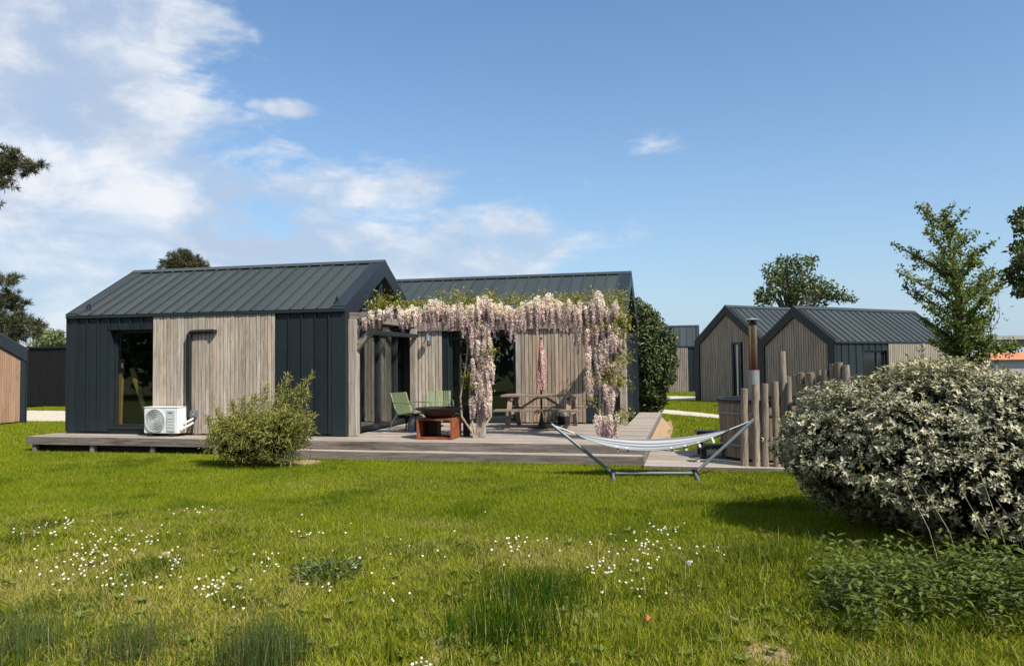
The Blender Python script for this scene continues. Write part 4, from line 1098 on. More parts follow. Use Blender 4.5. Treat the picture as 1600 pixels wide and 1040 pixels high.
MB().lathe([(0, -.0), (TR * .9, 0), (TR * .9, .05), (0, .05)], (0, 0, 0), 32).build('base_ring', M_BLACK, ht)
fl = at(1178, 606, Y=14.3); f0, f1, f2 = fl.z - TC.z, at(1178, 578, Y=14.3).z - TC.z, at(1176, 508, Y=14.3).z - TC.z
fx, fy = fl.x - TC.x, 14.3 - TC.y
FL = MB().lathe([(.10, TH - .2), (.10, f1), (.0, f1)], (fx, fy, 0), 24).build('flue', M_GALV, ht, smooth=True)
MB().lathe([(.073, f1 + .001), (.073, f2), (.06, f2), (.06, f2 - .05)], (fx, fy, 0), 24).build('flue_pipe', M_COPP, FL, smooth=True)
for k in range(4):
    a = PI / 4 + k * PI / 2; MB().tube([(fx + .06 * math.cos(a), fy + .06 * math.sin(a), f2 - .04), (fx + .10 * math.cos(a), fy + .10 * math.sin(a), f2 + .10)], .007, 5).build('cap_strut', M_BLACK, FL)
MB().lathe([(.045, f2), (.045, f2 + .10)], (fx, fy, 0), 14).build('inner_pipe', M_BLACK, FL, smooth=True)
MB().lathe([(0, f2 + .135), (.14, f2 + .10), (.14, f2 + .092), (0, f2 + .10)], (fx, fy, 0), 20).build('rain_cap', M_GALV, FL, smooth=True)

q = at(1112, 716, Z=.06)
sp_ = thing('step_stool', 'black two-step stool beside the hot tub', 'step stool', (q.x + .05, q.y + .28, .06), .12)
MB().box(-.30, .30, -.32, -.02, .17, .235).build('lower_tread', M_BLACK, sp_)
MB().box(-.30, .30, .0, .30, .39, .455).build('upper_tread', M_BLACK, sp_)
for x in (-.24, .20):
    MB().box(x - .03, x + .07, -.27, -.19, .0, .169).build('leg', M_BLACK, sp_)
    MB().box(x - .03, x + .07, .14, .24, .0, .389).build('leg', M_BLACK, sp_)
    MB().box(x, x + .045, -.189, .139, .06, .15).build('side_rail', M_BLACK, sp_)
q = at(1090, 721, Z=.06)
cu = thing('plant_pot', 'tiny pale pot with a dark rim at the foot of the step stool', 'pot', (q.x, q.y, .06))
MB().lathe([(0, 0), (.035, 0), (.05, .09), (.0, .09)], (0, 0, 0), 12).build('cup', M_OFFW, cu, smooth=True)
MB().lathe([(0, .09), (.085, .09), (.09, .12), (0, .13)], (0, 0, 0), 12).build('lid', M_BLACK, cu, smooth=True)

# ------------------------------------------------------------------ log palisade
fe = thing('log_palisade', 'palisade fence of upright peeled logs of uneven height by the hot tub', 'fence', (.86, 13.32, 0))
logs = [(1163, 607, 13.32, .062), (1180, 600, 13.30, .062), (1195, 599, 13.30, .060), (1210, 596, 13.28, .060), (1222, 549, 13.32, .066), (1232, 588, 13.42, .05),
        (1243, 585, 13.20, .055), (1251, 582, 13.12, .058), (1267, 582, 13.05, .062), (1281, 578, 13.1, .055), (1290, 577, 12.95, .06), (1302, 568, 12.9, .06), (1311, 566, 12.85, .06), (1322, 570, 12.8, .06)]
for i, (u, v, y, r_) in enumerate(logs):
    t_ = at(u, v, Y=y); H_ = t_.z; lean = random.uniform(-.05, .05) if i not in (6, 7, 8) else -.09
    xb_ = t_.x - lean * (-1 if i > 5 else 1) * 0.6
    if i in (6, 7, 8): xb_ = t_.x + .14
    pts = []; rd = []
    for k in range(9):
        s_ = k / 8; pts.append((xb_ + (t_.x - xb_) * s_ + random.uniform(-.008, .008), y + random.uniform(-.008, .008), -.1 + (H_ + .1) * s_)); rd.append(r_ * (1.05 - .12 * s_) * random.uniform(.95, 1.06))
    MB().tube(pts, rd, 12).build('log', M_LOG, fe, True, True)
tp = thing('glass_bottle', 'small turquoise bottle in the grass at the foot of the logs', 'bottle', (at(1214, 733, Z=0).x, at(1214, 733, Z=0).y, 0))
MB().lathe([(0, 0), (.04, 0), (.045, .07), (.03, .11), (.018, .13), (.018, .16), (0, .16)], (0, 0, 0), 12).build('body', mat_plain('turquoise', (.06, .26, .23), .4), tp, smooth=True)

# ------------------------------------------------------------------ shrubs and trees
def shell_points(blobs, n, depth=.22, noise=.10, zmin=.03):
    """points spread through the outer shell of overlapping lumpy ellipsoids"""
    Ps, Ns = [], []
    tot = sum((b_[3] * b_[4] + b_[4] * b_[5] + b_[3] * b_[5]) for b_ in blobs)
    for bi, b_ in enumerate(blobs):
        k = int(n * (b_[3] * b_[4] + b_[4] * b_[5] + b_[3] * b_[5]) / tot)
        d_ = rdir(k); c = np.array(b_[:3]); rr = np.array(b_[3:6])
        lump = 1 + noise * (np.sin(d_[:, 0] * 7 + bi) * np.sin(d_[:, 1] * 6 + 1) + np.sin(d_[:, 2] * 9 + d_[:, 0] * 5)) + noise * .5 * np.sin(d_ @ np.array([17., 13, 19]))
        s_ = lump * (1 - depth * rng.random(k) ** 1.5)
        P = c + d_ * rr * s_[:, None]; keep = P[:, 2] > zmin
        for bj, o_ in enumerate(blobs):
            if bj != bi:
                q_ = (P - np.array(o_[:3])) / np.array(o_[3:6]); keep &= (q_ ** 2).sum(1) > (1 - depth) ** 2 * .8
        nrm = unit(d_ / rr)
        Ps.append(P[keep]); Ns.append(nrm[keep])
    return np.concatenate(Ps), np.concatenate(Ns)
def shade_core_mesh(name, blobs, f, mat, parent, zmin=.0):
    b = MB()
    for (x, y, z, rx, ry, rz_) in blobs:
        n, m_ = 18, 10; vs = []; fs = []
        for i in range(m_ + 1):
            th = PI * i / m_
            for k in range(n):
                a = 2 * PI * k / n; q_ = f * (1 + .08 * math.sin(5 * a + i) + random.uniform(-.05, .05))
                vs.append((x + rx * q_ * math.sin(th) * math.cos(a), y + ry * q_ * math.sin(th) * math.sin(a), max(zmin, z + rz_ * q_ * math.cos(th))))
        for i in range(m_):
            for k in range(n): fs.append((i * n + k, i * n + (k + 1) % n, (i + 1) * n + (k + 1) % n, (i + 1) * n + k))
        b._add(vs, fs)
    o = b.build(name, mat, parent, True, True); return o
M_CORE = mat_plain('foliage_shade', (0.007, 0.007, 0.005), .95, 0, .1, 6, 0.0)  # near-black filler blobs: shade inside the foliage given as colour

# big silver shrub at the right
SB = [(2.62, 8.95, .88, 1.64, 1.50, .87), (4.1, 9.2, .66, 1.6, 1.7, .68), (5.3, 11.6, .72, 1.9, 2.0, .66), (1.70, 8.85, .84, .80, .85, .60), (3.0, 7.9, .62, 1.30, .72, .58), (2.3, 8.7, 1.15, .9, .9, .55), (2.70, 9.0, 1.22, .8, .9, .52)]
sb = thing('silver_shrub', 'big rounded silver-leaved shrub at the right edge, in front of the log fence', 'shrub', (2.8, 9.0, 0))
shade_core_mesh('shade_core', SB, .74, M_CORE, sb)
def shrub_leaves(parent, blobs, n, L, W, mat, depth, noise, out=.45, spr=.45, drymode=None, name='foliage', tintf=None, zmin=.03):
    P, N = shell_points(blobs, n, depth, noise, zmin)
    k = len(P); tang = np.cross(N, rng.normal(size=(k, 3))); D = unit(unit(tang) + N * out + rng.normal(size=(k, 3)) * .2)
    NN = unit(N * 1.0 + np.array([0, 0, .15]) + rng.normal(size=(k, 3)) * spr)
    t_ = rng.random(k) if tintf is None else tintf(P)
    dr = None
    if drymode is not None: dr = drymode(P)
    return leaves(name, P, L * (.65 + rng.random(k) * .7), W * (.7 + rng.random(k) * .6), mat, parent, D=D, N=NN, tint=t_, dry=dr)
# inner leaves tinted dark as painted shade, then bright whorls of leaves at the shoot tips with dark gaps between them
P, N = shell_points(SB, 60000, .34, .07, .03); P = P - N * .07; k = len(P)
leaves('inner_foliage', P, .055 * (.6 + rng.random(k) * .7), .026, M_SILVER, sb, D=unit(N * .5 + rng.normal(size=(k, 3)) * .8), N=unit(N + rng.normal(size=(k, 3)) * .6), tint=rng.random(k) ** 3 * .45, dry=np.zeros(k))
P, N = shell_points(SB, 30000, .18, .08, .05); k = len(P); q_ = 7
gapn = np.sin(P[:, 0] * 7.1 + 2 * np.sin(P[:, 2] * 5)) * np.sin(P[:, 2] * 8.3 + P[:, 1] * 5.7) + rng.normal(0, .5, k)
kp = gapn > -.55; P, N = P[kp], N[kp]; k = len(P)
ax_ = unit(N * .9 + np.array([0.15, -.1, .45]) + rng.normal(size=(k, 3)) * .35)
e1 = unit(np.cross(ax_, rng.normal(size=(k, 3)))); e2 = np.cross(ax_, e1)
PP, DD, NN_, TT = [], [], [], []
tb_ = rng.beta(.7, 1.25, k); top_yellow = np.clip((P[:, 2] - 1.40) / .5, 0, 1) * .55 * rng.random(k) + (rng.random(k) < .006)  # leaves yellower towards the top, plus a few at random
for j in range(q_):
    a_ = 2 * PI * j / q_ + rng.random(k) * .8; ring = e1 * np.cos(a_)[:, None] + e2 * np.sin(a_)[:, None]
    PP.append(P + ax_ * rng.uniform(-.03, .03, k)[:, None]); DD.append(unit(ring + ax_ * rng.uniform(.1, .8, k)[:, None])); NN_.append(unit(ax_ - ring * .3 + rng.normal(size=(k, 3)) * .2)); TT.append(np.clip(tb_ * .75 + .35 * rng.random(k) - .05, 0, 1))
PP, DD, NN_, TT = [np.concatenate(x_) for x_ in (PP, DD, NN_, TT)]
leaves('foliage', PP, .047 * (.55 + rng.random(len(PP)) * .8), .022 * (.8 + .4 * rng.random(len(PP))), M_SILVER, sb, D=DD, N=NN_, tint=TT, dry=np.tile(top_yellow, q_))
# stray shoots breaking the outline
Ps_, Ds_, = [], []
P0, N0 = shell_points(SB, 420, .02, .05, .5)
for p_, n_ in zip(P0, N0):
    if rng.random() > .45: continue
    dirv = unit(n_ * .5 + np.array([0, 0, .9]) + rng.normal(size=3) * .35); ln_ = rng.uniform(.08, .26)
    kk = int(ln_ / .016); t_ = np.linspace(0, 1, kk)[:, None]
    Ps_.append(p_ + dirv * ln_ * t_); Ds_.append(unit(dirv * .8 + rng.normal(size=(kk, 3)) * .7))
Ps_, Ds_ = np.concatenate(Ps_), np.concatenate(Ds_); kk = len(Ps_)
leaves('shoot_leaves', Ps_, .05 * (.6 + rng.random(kk) * .6), .022, M_SILVER, sb, D=Ds_, tint=rng.random(kk) * .9, dry=(rng.random(kk) < .3) * rng.random(kk) * .7)
# a few bare whips
for i in range(7):
    x = random.uniform(1.9, 3.6); y = 7.2 + random.uniform(-.1, .3)
    MB().tube([(x, y, .02), (x - .1, y - .1, .35), (x - random.uniform(.1, .35), y - .15, random.uniform(.6, .9))], [.006, .004, .002], 5).build('whip', M_STEM, sb, True)

# bamboo clump in front of the house
bb = thing('bamboo_bush', 'yellow-green clump of low bamboo with feathery shoots before the deck', 'bush', (-7.55, 12.3, 0))
BBb = [(-7.80, 12.3, .46, .58, .50, .43), (-7.2, 12.35, .53, .52, .48, .48), (-7.5, 12.3, .62, .40, .42, .30), (-8.05, 12.25, .55, .32, .36, .27), (-6.95, 12.3, .75, .30, .35, .30)]
shade_core_mesh('stems', BBb, .66, M_CORE, bb, .0)  # solid near-black blobs in place of the shade within the clump
P, N = shell_points(BBb, 19000, .45, .24, .04)
def bt(u, v): p = at(u, v, Y=12.32); return (p.x, p.y, p.z)
shoots = [(bt(440, 655), bt(489, 584)), (bt(435, 650), bt(451, 583)), (bt(405, 650), bt(416, 598)), (bt(420, 655), bt(440, 600)), (bt(368, 665), bt(362, 628)), (bt(375, 660), bt(380, 622)), (bt(450, 665), bt(482, 615)), (bt(455, 680), bt(490, 650)),
          (bt(340, 680), bt(322, 652)), (bt(390, 655), bt(398, 618)), (bt(428, 645), bt(470, 605)), (bt(460, 690), bt(492, 672)), (bt(350, 680), bt(338, 640))]
Pe = [P]
for (a_, c_) in shoots:
    k = 240; t = rng.random(k)[:, None]; a_ = np.array(a_); c_ = np.array(c_)
    Pe.append(a_ + (c_ - a_) * t + rng.normal(size=(k, 3)) * (.085 * (1 - t * .85)))
    MB().tube([tuple(a_ - np.array([.1, 0, .5])), tuple(a_), tuple(c_)], [.008, .006, .003], 5).build('shoot', M_STEM, bb, True)
P = np.concatenate(Pe); k = len(P)
shade = np.clip(.35 + (P[:, 2] - .25) * .35 + rng.normal(0, .28, k), 0, 1)  # leaf tint lightens with height, plus random scatter
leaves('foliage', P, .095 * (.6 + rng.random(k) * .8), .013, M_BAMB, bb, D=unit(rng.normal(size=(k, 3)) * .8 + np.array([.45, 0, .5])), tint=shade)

# dark evergreen beyond the right wing
le = thing('evergreen_shrub', 'tall dark glossy evergreen shrub behind the right end of the house', 'shrub', (-1.3, 23.6, 0))
LB = [(-1.30, 23.6, 1.75, .80, 1.0, 1.45), (-1.55, 23.7, 2.6, .70, .9, 1.0), (-1.05, 23.6, 2.05, .62, .85, .95), (-1.35, 23.6, .85, .6, .75, .8)]
shade_core_mesh('shade_core', LB, .80, M_CORE, le)
shrub_leaves(le, LB, 19000, .125, .055, M_LAUREL, .25, .09, .45, .5, lambda P: (rng.random(len(P)) < .05) * rng.random(len(P)) * .7, tintf=lambda P: np.clip(rng.beta(.8, 1.6, len(P)), 0, 1))

def limb(parent, pts, r0, r1, mat=None, n=7):
    rs = np.linspace(r0, r1, len(pts)); return MB().tube(pts, rs, n).build('limb', mat or M_BARK, parent, True, True)
def along(pts, n, spread, t0=.25):
    """leaf positions scattered round a polyline"""
    pts = np.array(pts, dtype=float); seg = np.linalg.norm(np.diff(pts, axis=0), axis=1); cum = np.concatenate([[0], np.cumsum(seg)])
    t = (t0 + (1 - t0) * rng.random(n)) * cum[-1]
    i = np.clip(np.searchsorted(cum, t) - 1, 0, len(seg) - 1); f = ((t - cum[i]) / seg[i])[:, None]
    sp_ = spread * (1.15 - .75 * (t / cum[-1]))
    return pts[i] * (1 - f) + pts[i + 1] * f + rng.normal(size=(n, 3)) * sp_[:, None]

# orchard tree before the nearer cabin
Yt = 19.0
base = at(1528, 640, Y=Yt); base.z = 0
ot = thing('orchard_tree', 'young two-stemmed tree with long leafy shoots before the grey cabin', 'tree', (base.x, base.y, 0))
def tp_(u, v, dy=0): p = at(u, v, Y=Yt + dy); return (p.x, p.y, p.z)
tips = [((1432, 322), 0.2), ((1478, 330), -.3), ((1392, 379), .4), ((1556, 377), -.2), ((1402, 424), -.5), ((1412, 449), .5), ((1566, 423), .6), ((1545, 458), -.6), ((1445, 360), -.4), ((1500, 365), .5), ((1430, 400), .8), ((1520, 395), -.9),
        ((1470, 400), 1.0), ((1545, 500), .5), ((1455, 480), -.8), ((1440, 500), .3), ((1575, 440), .2), ((1490, 440), -.7), ((1535, 430), .9), ((1468, 515), .2), ((1450, 530), -.3), ((1478, 545), .5), ((1552, 525), -.2), ((1520, 500), .4), ((1497, 505), -.5), ((1556, 480), .1)]
crotch = tp_(1512, 545); c2 = tp_(1490, 470, .1)
PL = []
limb(ot, [(base.x + .05, base.y, -.05), tp_(1532, 585), tp_(1540, 555), tp_(1522, 520)], .14, .09)
limb(ot, [(base.x - .1, base.y, -.05), tp_(1518, 590, .1), tp_(1503, 560, .1), tp_(1500, 530, .1), c2], .12, .07)
lead = [Vector(tp_(1512, 575)), Vector(tp_(1506, 530)), Vector(tp_(1497, 470)), Vector(tp_(1488, 410)), Vector(tp_(1478, 350))]; lv_ = [575, 530, 470, 410, 350]
limb(ot, [tuple(p) for p in lead], .09, .02)
def leader(v):
    v = min(max(v, 351), 570)
    for i in range(4):
        if lv_[i + 1] <= v <= lv_[i]: return lead[i].lerp(lead[i + 1], (lv_[i] - v) / (lv_[i] - lv_[i + 1]))
for (uv, dy) in tips:
    e = Vector(tp_(*uv, dy)); s_ = leader(uv[1] + 48 + abs(uv[0] - 1490) * .12)
    m1_ = s_.lerp(e, .35) + Vector((random.uniform(-.1, .1), random.uniform(-.2, .2), .08)); m2_ = s_.lerp(e, .7) + Vector((random.uniform(-.08, .08), 0, random.uniform(0, .1)))
    pl = [tuple(s_), tuple(m1_), tuple(m2_), tuple(e)]; limb(ot, pl, .032, .010, n=5)
    PL.append(along(pl, 210, .085, .12))
    for q_ in range(3):
        t_ = random.uniform(.35, .8); a_ = s_.lerp(e, t_); dd = Vector((random.uniform(-.5, .5), random.uniform(-.5, .5), random.uniform(-.1, .5)))
        pl2 = [tuple(a_), tuple(a_ + dd * .6), tuple(a_ + dd)]; PL.append(along(pl2, 42, .06, .1)); limb(ot, pl2, .012, .004, n=4)
limb(ot, [tp_(1535, 540), tp_(1560, 548), tp_(1590, 545)], .05, .015, n=5); PL.append(along([tp_(1535, 540), tp_(1565, 545), tp_(1592, 540)], 330, .14))
for (u, v) in ((1545, 500), (1549, 490), (1562, 495)): limb(ot, [tp_(1538, 545), tp_(1548, 520), tp_(u, v), tp_(u + random.randint(-3, 9), v - 32)], .012, .003, n=4)
lowc = np.array(tp_(1510, 520)); PL.append(along([tp_(1518, 575, .1), tp_(1503, 540, .1), tp_(1497, 500, .1), c2, tp_(1480, 400)], 620, .19, .05)); PL.append(along([tp_(1535, 560), tp_(1528, 520), tp_(1515, 480)], 260, .17, .0))
PL.append(lowc + rng.normal(size=(160, 3)) * np.array([.30, .3, .30]))
PL.append(np.array(tp_(1488, 430)) + rng.normal(size=(120, 3)) * np.array([.25, .3, .5]))
P = np.concatenate(PL); leaves('foliage', P, .085 * (.6 + rng.random(len(P)) * .8), .048, M_TREE, ot)

def broad_tree(name, label, cx_, cy_, H_, clumps, mat, nleaf, L, trunk_r=.2, cat='tree', W=None):
    """tapered trunk, a limb to each clump, leaves spread through every clump"""
    t_ = thing(name, label, cat, (cx_, cy_, 0))
    z1_ = min(c_[2] for c_ in clumps)
    MB().tube([(cx_, cy_, -.1), (cx_ + .05, cy_, z1_ * .5), (cx_, cy_, z1_)], [trunk_r, trunk_r * .8, trunk_r * .6], 9).build('trunk', M_BARK, t_, True, True)
    Ps = []
    tot = sum(c_[3] ** 2 for c_ in clumps)
    for c_ in clumps:
        limb(t_, [(cx_, cy_, z1_ * .7), ((cx_ + c_[0]) / 2, (cy_ + c_[1]) / 2, (z1_ + c_[2]) / 2 + .1), c_[:3]], trunk_r * .4, trunk_r * .1, n=5)
        k = int(nleaf * c_[3] ** 2 / tot); d_ = rdir(k) * (rng.random(k) ** .45)[:, None]
        Ps.append(np.array(c_[:3]) + d_ * c_[3] * np.array([1.15, 1.1, .72]))
    P = np.concatenate(Ps); leaves('foliage', P, L * (.6 + rng.random(len(P)) * .8), W or L * .55, mat, t_); return t_
def clumps_px(lst, Y, ys=2.0, k=1.0):
    out = []
    for (u, v, rpx) in lst:
        yy = Y + random.uniform(-ys, ys); p = at(u, v, Y=yy); dist = math.hypot(p.x, p.y); out.append((p.x, p.y, p.z, rpx * dist / FPX * k))
    return out
c_ = clumps_px([(1215, 425, 22), (1250, 415, 22), (1232, 440, 26), (1200, 458, 18), (1262, 445, 24), (1290, 452, 20), (1312, 462, 15), (1240, 465, 24), (1275, 465, 22), (1195, 470, 14), (1225, 408, 12), (1268, 406, 9), (1328, 468, 9), (1210, 440, 14), (1185, 462, 7)], 52)
broad_tree('broadleaf_tree', 'spreading green tree rising behind the roofs of the two cabins', c_[2][0], 52, 8, c_, M_TREED, 3600, .25, .3)
c_ = clumps_px([(1600, 335, 12), (1598, 360, 12), (1606, 385, 17), (1598, 415, 14), (1590, 437, 13), (1610, 450, 20), (1630, 400, 30), (1640, 350, 30), (1585, 345, 6), (1582, 392, 6), (1578, 425, 8), (1650, 440, 30), (1595, 455, 8)], 17, .6)
broad_tree('broadleaf_tree', 'dark leafy tree reaching in from the right edge', at(1660, 500, Y=17).x, 17, 5, c_, M_TREED, 3600, .11, .14)
c_ = clumps_px([(70, 525, 14), (85, 530, 13), (98, 535, 10), (60, 540, 12), (80, 545, 14), (110, 540, 12), (92, 520, 7)], 36, 1)
broad_tree('pale_tree', 'small pale green tree above the black outbuilding', c_[1][0], 36, 4, c_, M_PALE, 2600, .16, .1)

# conifers: needle tufts on every shoot
def needle_tree(name, label, x, y, clumps, ntuft, nl, mat=M_NEEDLE, trunk=.3, squash=.6, per=26):
    t_ = thing(name, label, 'tree', (x, y, 0))
    zt = max(c_[2] for c_ in clumps)
    MB().tube([(x, y, -.1), (x + .1, y, zt * .5), (x, y, zt)], [trunk, trunk * .7, trunk * .15], 9).build('trunk', M_BARK, t_, True, True)
    tot = sum(c_[3] ** 2 for c_ in clumps); Ps = []
    for c_ in clumps:
        limb(t_, [(x, y, c_[2] - c_[3] * .3), ((x + c_[0]) / 2, (y + c_[1]) / 2, c_[2] - c_[3] * .2), c_[:3]], .08, .02, n=5)
        k = max(4, int(ntuft * c_[3] ** 2 / tot)); d_ = rdir(k) * (rng.random(k) ** .4)[:, None]
        Ps.append(np.array(c_[:3]) + d_ * c_[3] * np.array([1.1, 1.1, squash]))
    P = np.concatenate(Ps); n = len(P); ax_ = rdir(n, .9)
    PP = np.repeat(P, per, 0); D = unit(np.repeat(ax_, per, 0) * .7 + rng.normal(size=(n * per, 3)) * .6)
    t0 = np.repeat(rng.random(n), per) * .6 + rng.random(n * per) * .4
    leaves('needles', PP, nl * (.7 + rng.random(n * per) * .5), nl * .075, mat, t_, D=D, tint=t0); return t_
c_ = clumps_px([(5, 262, 20), (30, 262, 20), (50, 260, 12), (20, 245, 14), (8, 285, 14), (62, 258, 7), (-25, 255, 25), (0, 232, 8), (8, 440, 14), (25, 436, 8), (5, 465, 20), (25, 480, 16), (10, 500, 22), (38, 505, 18), (60, 512, 12), (0, 520, 22), (30, 525, 18), (-40, 480, 30), (-50, 380, 30), (-40, 310, 28), (-60, 440, 30)], 30, 1.2)
needle_tree('pine_tree', 'pine at the left edge with one high branch and a dark lower crown', at(-75, 500, Y=30).x, 30, c_, 900, .34)
c_ = clumps_px([(285, 402, 14), (275, 408, 14), (298, 408, 14), (288, 396, 8), (265, 412, 11), (312, 414, 12), (290, 418, 20), (270, 425, 18), (310, 428, 18), (290, 440, 26)], 42, 1)
needle_tree('conifer_tree', 'dark conifer top showing above the ridge of the left wing', c_[0][0], 42, c_, 700, .30, M_NEEDLE, .3, .8, 22)

# hedge and bushes at the far right
hb = thing('dark_hedge', 'olive green hedge behind the silver shrub at the right edge', 'hedge', (8.6, 17.5, 0))
HB = [(6.6, 15.8, .8, 1.3, 1.2, .75), (7.9, 15.8, .95, 1.3, 1.3, .95), (9.4, 16.6, 1.1, 1.5, 1.4, 1.1)]
shade_core_mesh('shade_core', HB, .8, M_CORE, hb)
shrub_leaves(hb, HB, 9000, .10, .035, M_TREE, .3, .10)

# things in the far distance at the right
fb_ = thing('concrete_bridge', 'pale concrete bridge deck crossing the far right background', 'bridge', (34, 75, 0))
q0 = at(1540, 526, Y=78); q1 = at(1540, 532, Y=78); q2 = at(1540, 537, Y=78)
MB().box(-12, 40, -1, 5, q1.z, q0.z).build('parapet', M_CONC, fb_)
MB().box(-12, 40, -.4, 5, q2.z - .3, q1.z - .002).build('deck_beam', M_STEELB, fb_)
for x in (-8, 8, 24): MB().box(x, x + 1.2, 1, 3, 0, q2.z - .302).build('pier', M_CONC, fb_)
q0 = at(1565, 549, Y=60); q1 = at(1540, 562, Y=60); q2 = at(1592, 562, Y=60); q3 = at(1540, 568, Y=60)
rh = thing('tiled_house', 'low far house with an orange tiled roof under the bridge', 'house', (q1.x, 60, 0))
wl = q2.x - q1.x
MB().box(.1, wl + 3, .1, 6, 0, q1.z).build('wall', M_CONC, rh)
MB().hexa([(-.2, -.2, q1.z), (wl + 3.2, -.2, q1.z), (wl + 3.2, 6.2, q1.z), (-.2, 6.2, q1.z), (1.0, 3, q0.z), (wl + 2, 3, q0.z), (wl + 2, 3.1, q0.z), (1.0, 3.1, q0.z)]).build('roof', M_TILE, rh)

# belt of trees behind the photographer, seen only as reflections in the windows
Ps = []
for i in range(30):
    x = -62 + i * 3.6 + random.uniform(-1, 1); y = -9.5 + random.uniform(-2, 1) ; h_ = random.uniform(7, 10)
    k = 700; d_ = rdir(k) * (rng.random(k) ** .4)[:, None]; Ps.append(np.array([x, y, h_ * .52]) + d_ * np.array([3.0, 2.6, h_ * .5]))
P = np.concatenate(Ps)
o = leaves('tree_belt', P, .8, .5, M_TREED, None); tag(o, 'belt of dark trees mirrored in the big window', 'trees', None, 'stuff')

# ------------------------------------------------------------------ grass
def scatter(xa, xb, ya, yb, dens):
    n = int((xb - xa) * (yb - ya) * dens)
    P = np.stack([rng.uniform(xa, xb, n), rng.uniform(ya, yb, n), np.zeros(n)], 1)
    return P[in_view(P)]
def not_built(P):
    x, y = P[:, 0], P[:, 1]
    k = ~((x > -13.95) & (x < -.76) & (y > 13.62)) | (y > 22.4)
    k &= ~((x > -8.2) & (x < -.78) & (y > 13.33) & (y < 13.75))
    k &= ~((x > -.85) & (x < 2.35) & (y > 13.02) & (y < 15.5))
    k &= ~((x < -20.9) & (x > -27.5) & (y > 16.4) & (y < 20.7))
    k &= ~((x < -11) & (y > 21.1) & (y < 26.4))
    for (cx_, cy_, rx, ry) in SOILS:
        q_ = ((x - cx_) / rx) ** 2 + ((y - cy_) / ry) ** 2
        k &= (q_ > .75) | (rng.random(len(x)) < .10)
    return k
def edge_y(x): return 7.85 + .28 * np.sin(x * .9 + .6) + .18 * np.sin(x * 2.3) + (vnoise(x, x * 0 + 3, 1.1, 3) - .5) * .7
def dryness(x, y):
    a = vnoise(x, y, .55, 0, 4); b_ = vnoise(x, y, 2.2, 1, 3)
    return np.clip(sst(a, .50, .74) * .75 + sst(b_, .55, .8) * .45, 0, 1)
def lush(x, y): return sst(vnoise(x, y, 1.5, 2, 3), .56, .76)

# mown lawn
P = np.concatenate([scatter(-16, 8, 7.0, 10.2, 5200), scatter(-18, 8, 10.2, 14.3, 3600)])
P = P[not_built(P)]; P = P[(P[:, 1] > edge_y(P[:, 0]) - .35 * rng.random(len(P)))]
n = len(P); dr = dryness(P[:, 0], P[:, 1]); lu = lush(P[:, 0], P[:, 1])
# two strips scorched by the mower just beyond the rough edge
band = np.exp(-((P[:, 1] - 8.35 - .1 * np.sin(P[:, 0] * 3)) / .22) ** 2) * sst(vnoise(P[:, 0], P[:, 1] * .3, .8, 4), .42, .62)
tintv = np.clip(.55 + .30 * (vnoise(P[:, 0], P[:, 1], .9, 5, 4) - .5) * 2 - .3 * lu + rng.normal(0, .22, n), 0, 1)
dryv = np.clip((rng.random(n) < (.04 + .20 * dr + .55 * band)) * (.5 + .5 * rng.random(n)), 0, 1)
H = (.030 + .022 * rng.random(n) + .012 * lu) * (1 - .35 * band)
H *= 1 + .7 * ((P[:, 1] > 13.15) & (P[:, 1] < 13.7)) * rng.random(n)
V, F, a = blades_geo(P, H, .0055 + .0012 * (P[:, 1] - 7) * .5, .55 * rng.random(n) + .15, tintv, dryv, 1)
o = np_obj('lawn_grass', V, F, M_GRASS, None, a); tag(o, 'short mown bright green lawn grass around the deck', 'grass', None, 'stuff')

# farther lawns left and right of the house
P = np.concatenate([scatter(-28, -13.4, 13.0, 29, 800), scatter(-1.2, 12, 13.6, 34, 650), scatter(-6, 6, 34, 44, 260)])
P = P[not_built(P)]
gp = np.array([g(1008, 644), g(1125, 654)]); 
def off_path(P):
    x, y = P[:, 0], P[:, 1]
    lo = np.interp(x, [-6, g(1008, 644)[0], g(1125, 654)[0], 6], [26.2, g(1008, 644)[1], g(1125, 654)[1], 23.0]); hi = np.interp(x, [-6, g(1000, 636)[0], g(1125, 648)[0], 6.5], [31.0, g(1000, 636)[1], g(1125, 648)[1], 25.0])
    lo2 = np.interp(x, [-8, g(1030, 625)[0], 1.0], [33.5, g(1030, 625)[1], 35.3]); hi2 = np.interp(x, [-8, g(1030, 618.5)[0], 1.6], [40.5, g(1030, 618.5)[1], 38.2])
    return ~((x > -6) & (x < 6.3) & (y > lo - .1) & (y < hi + .1)) & ~((x > -8) & (x < 1.3) & (y > lo2) & (y < hi2))
P = P[off_path(P)]; n = len(P)
V, F, a = blades_geo(P, .045 + .03 * rng.random(n), .016 + .010 * rng.random(n), .6 * rng.random(n), np.clip(.6 + rng.normal(0, .25, n), 0, 1), (rng.random(n) < .1) * rng.random(n), 1)
o = np_obj('far_lawn_grass', V, F, M_GRASS, None, a); tag(o, 'sunlit grass between the path and the far cabins', 'grass', None, 'stuff')

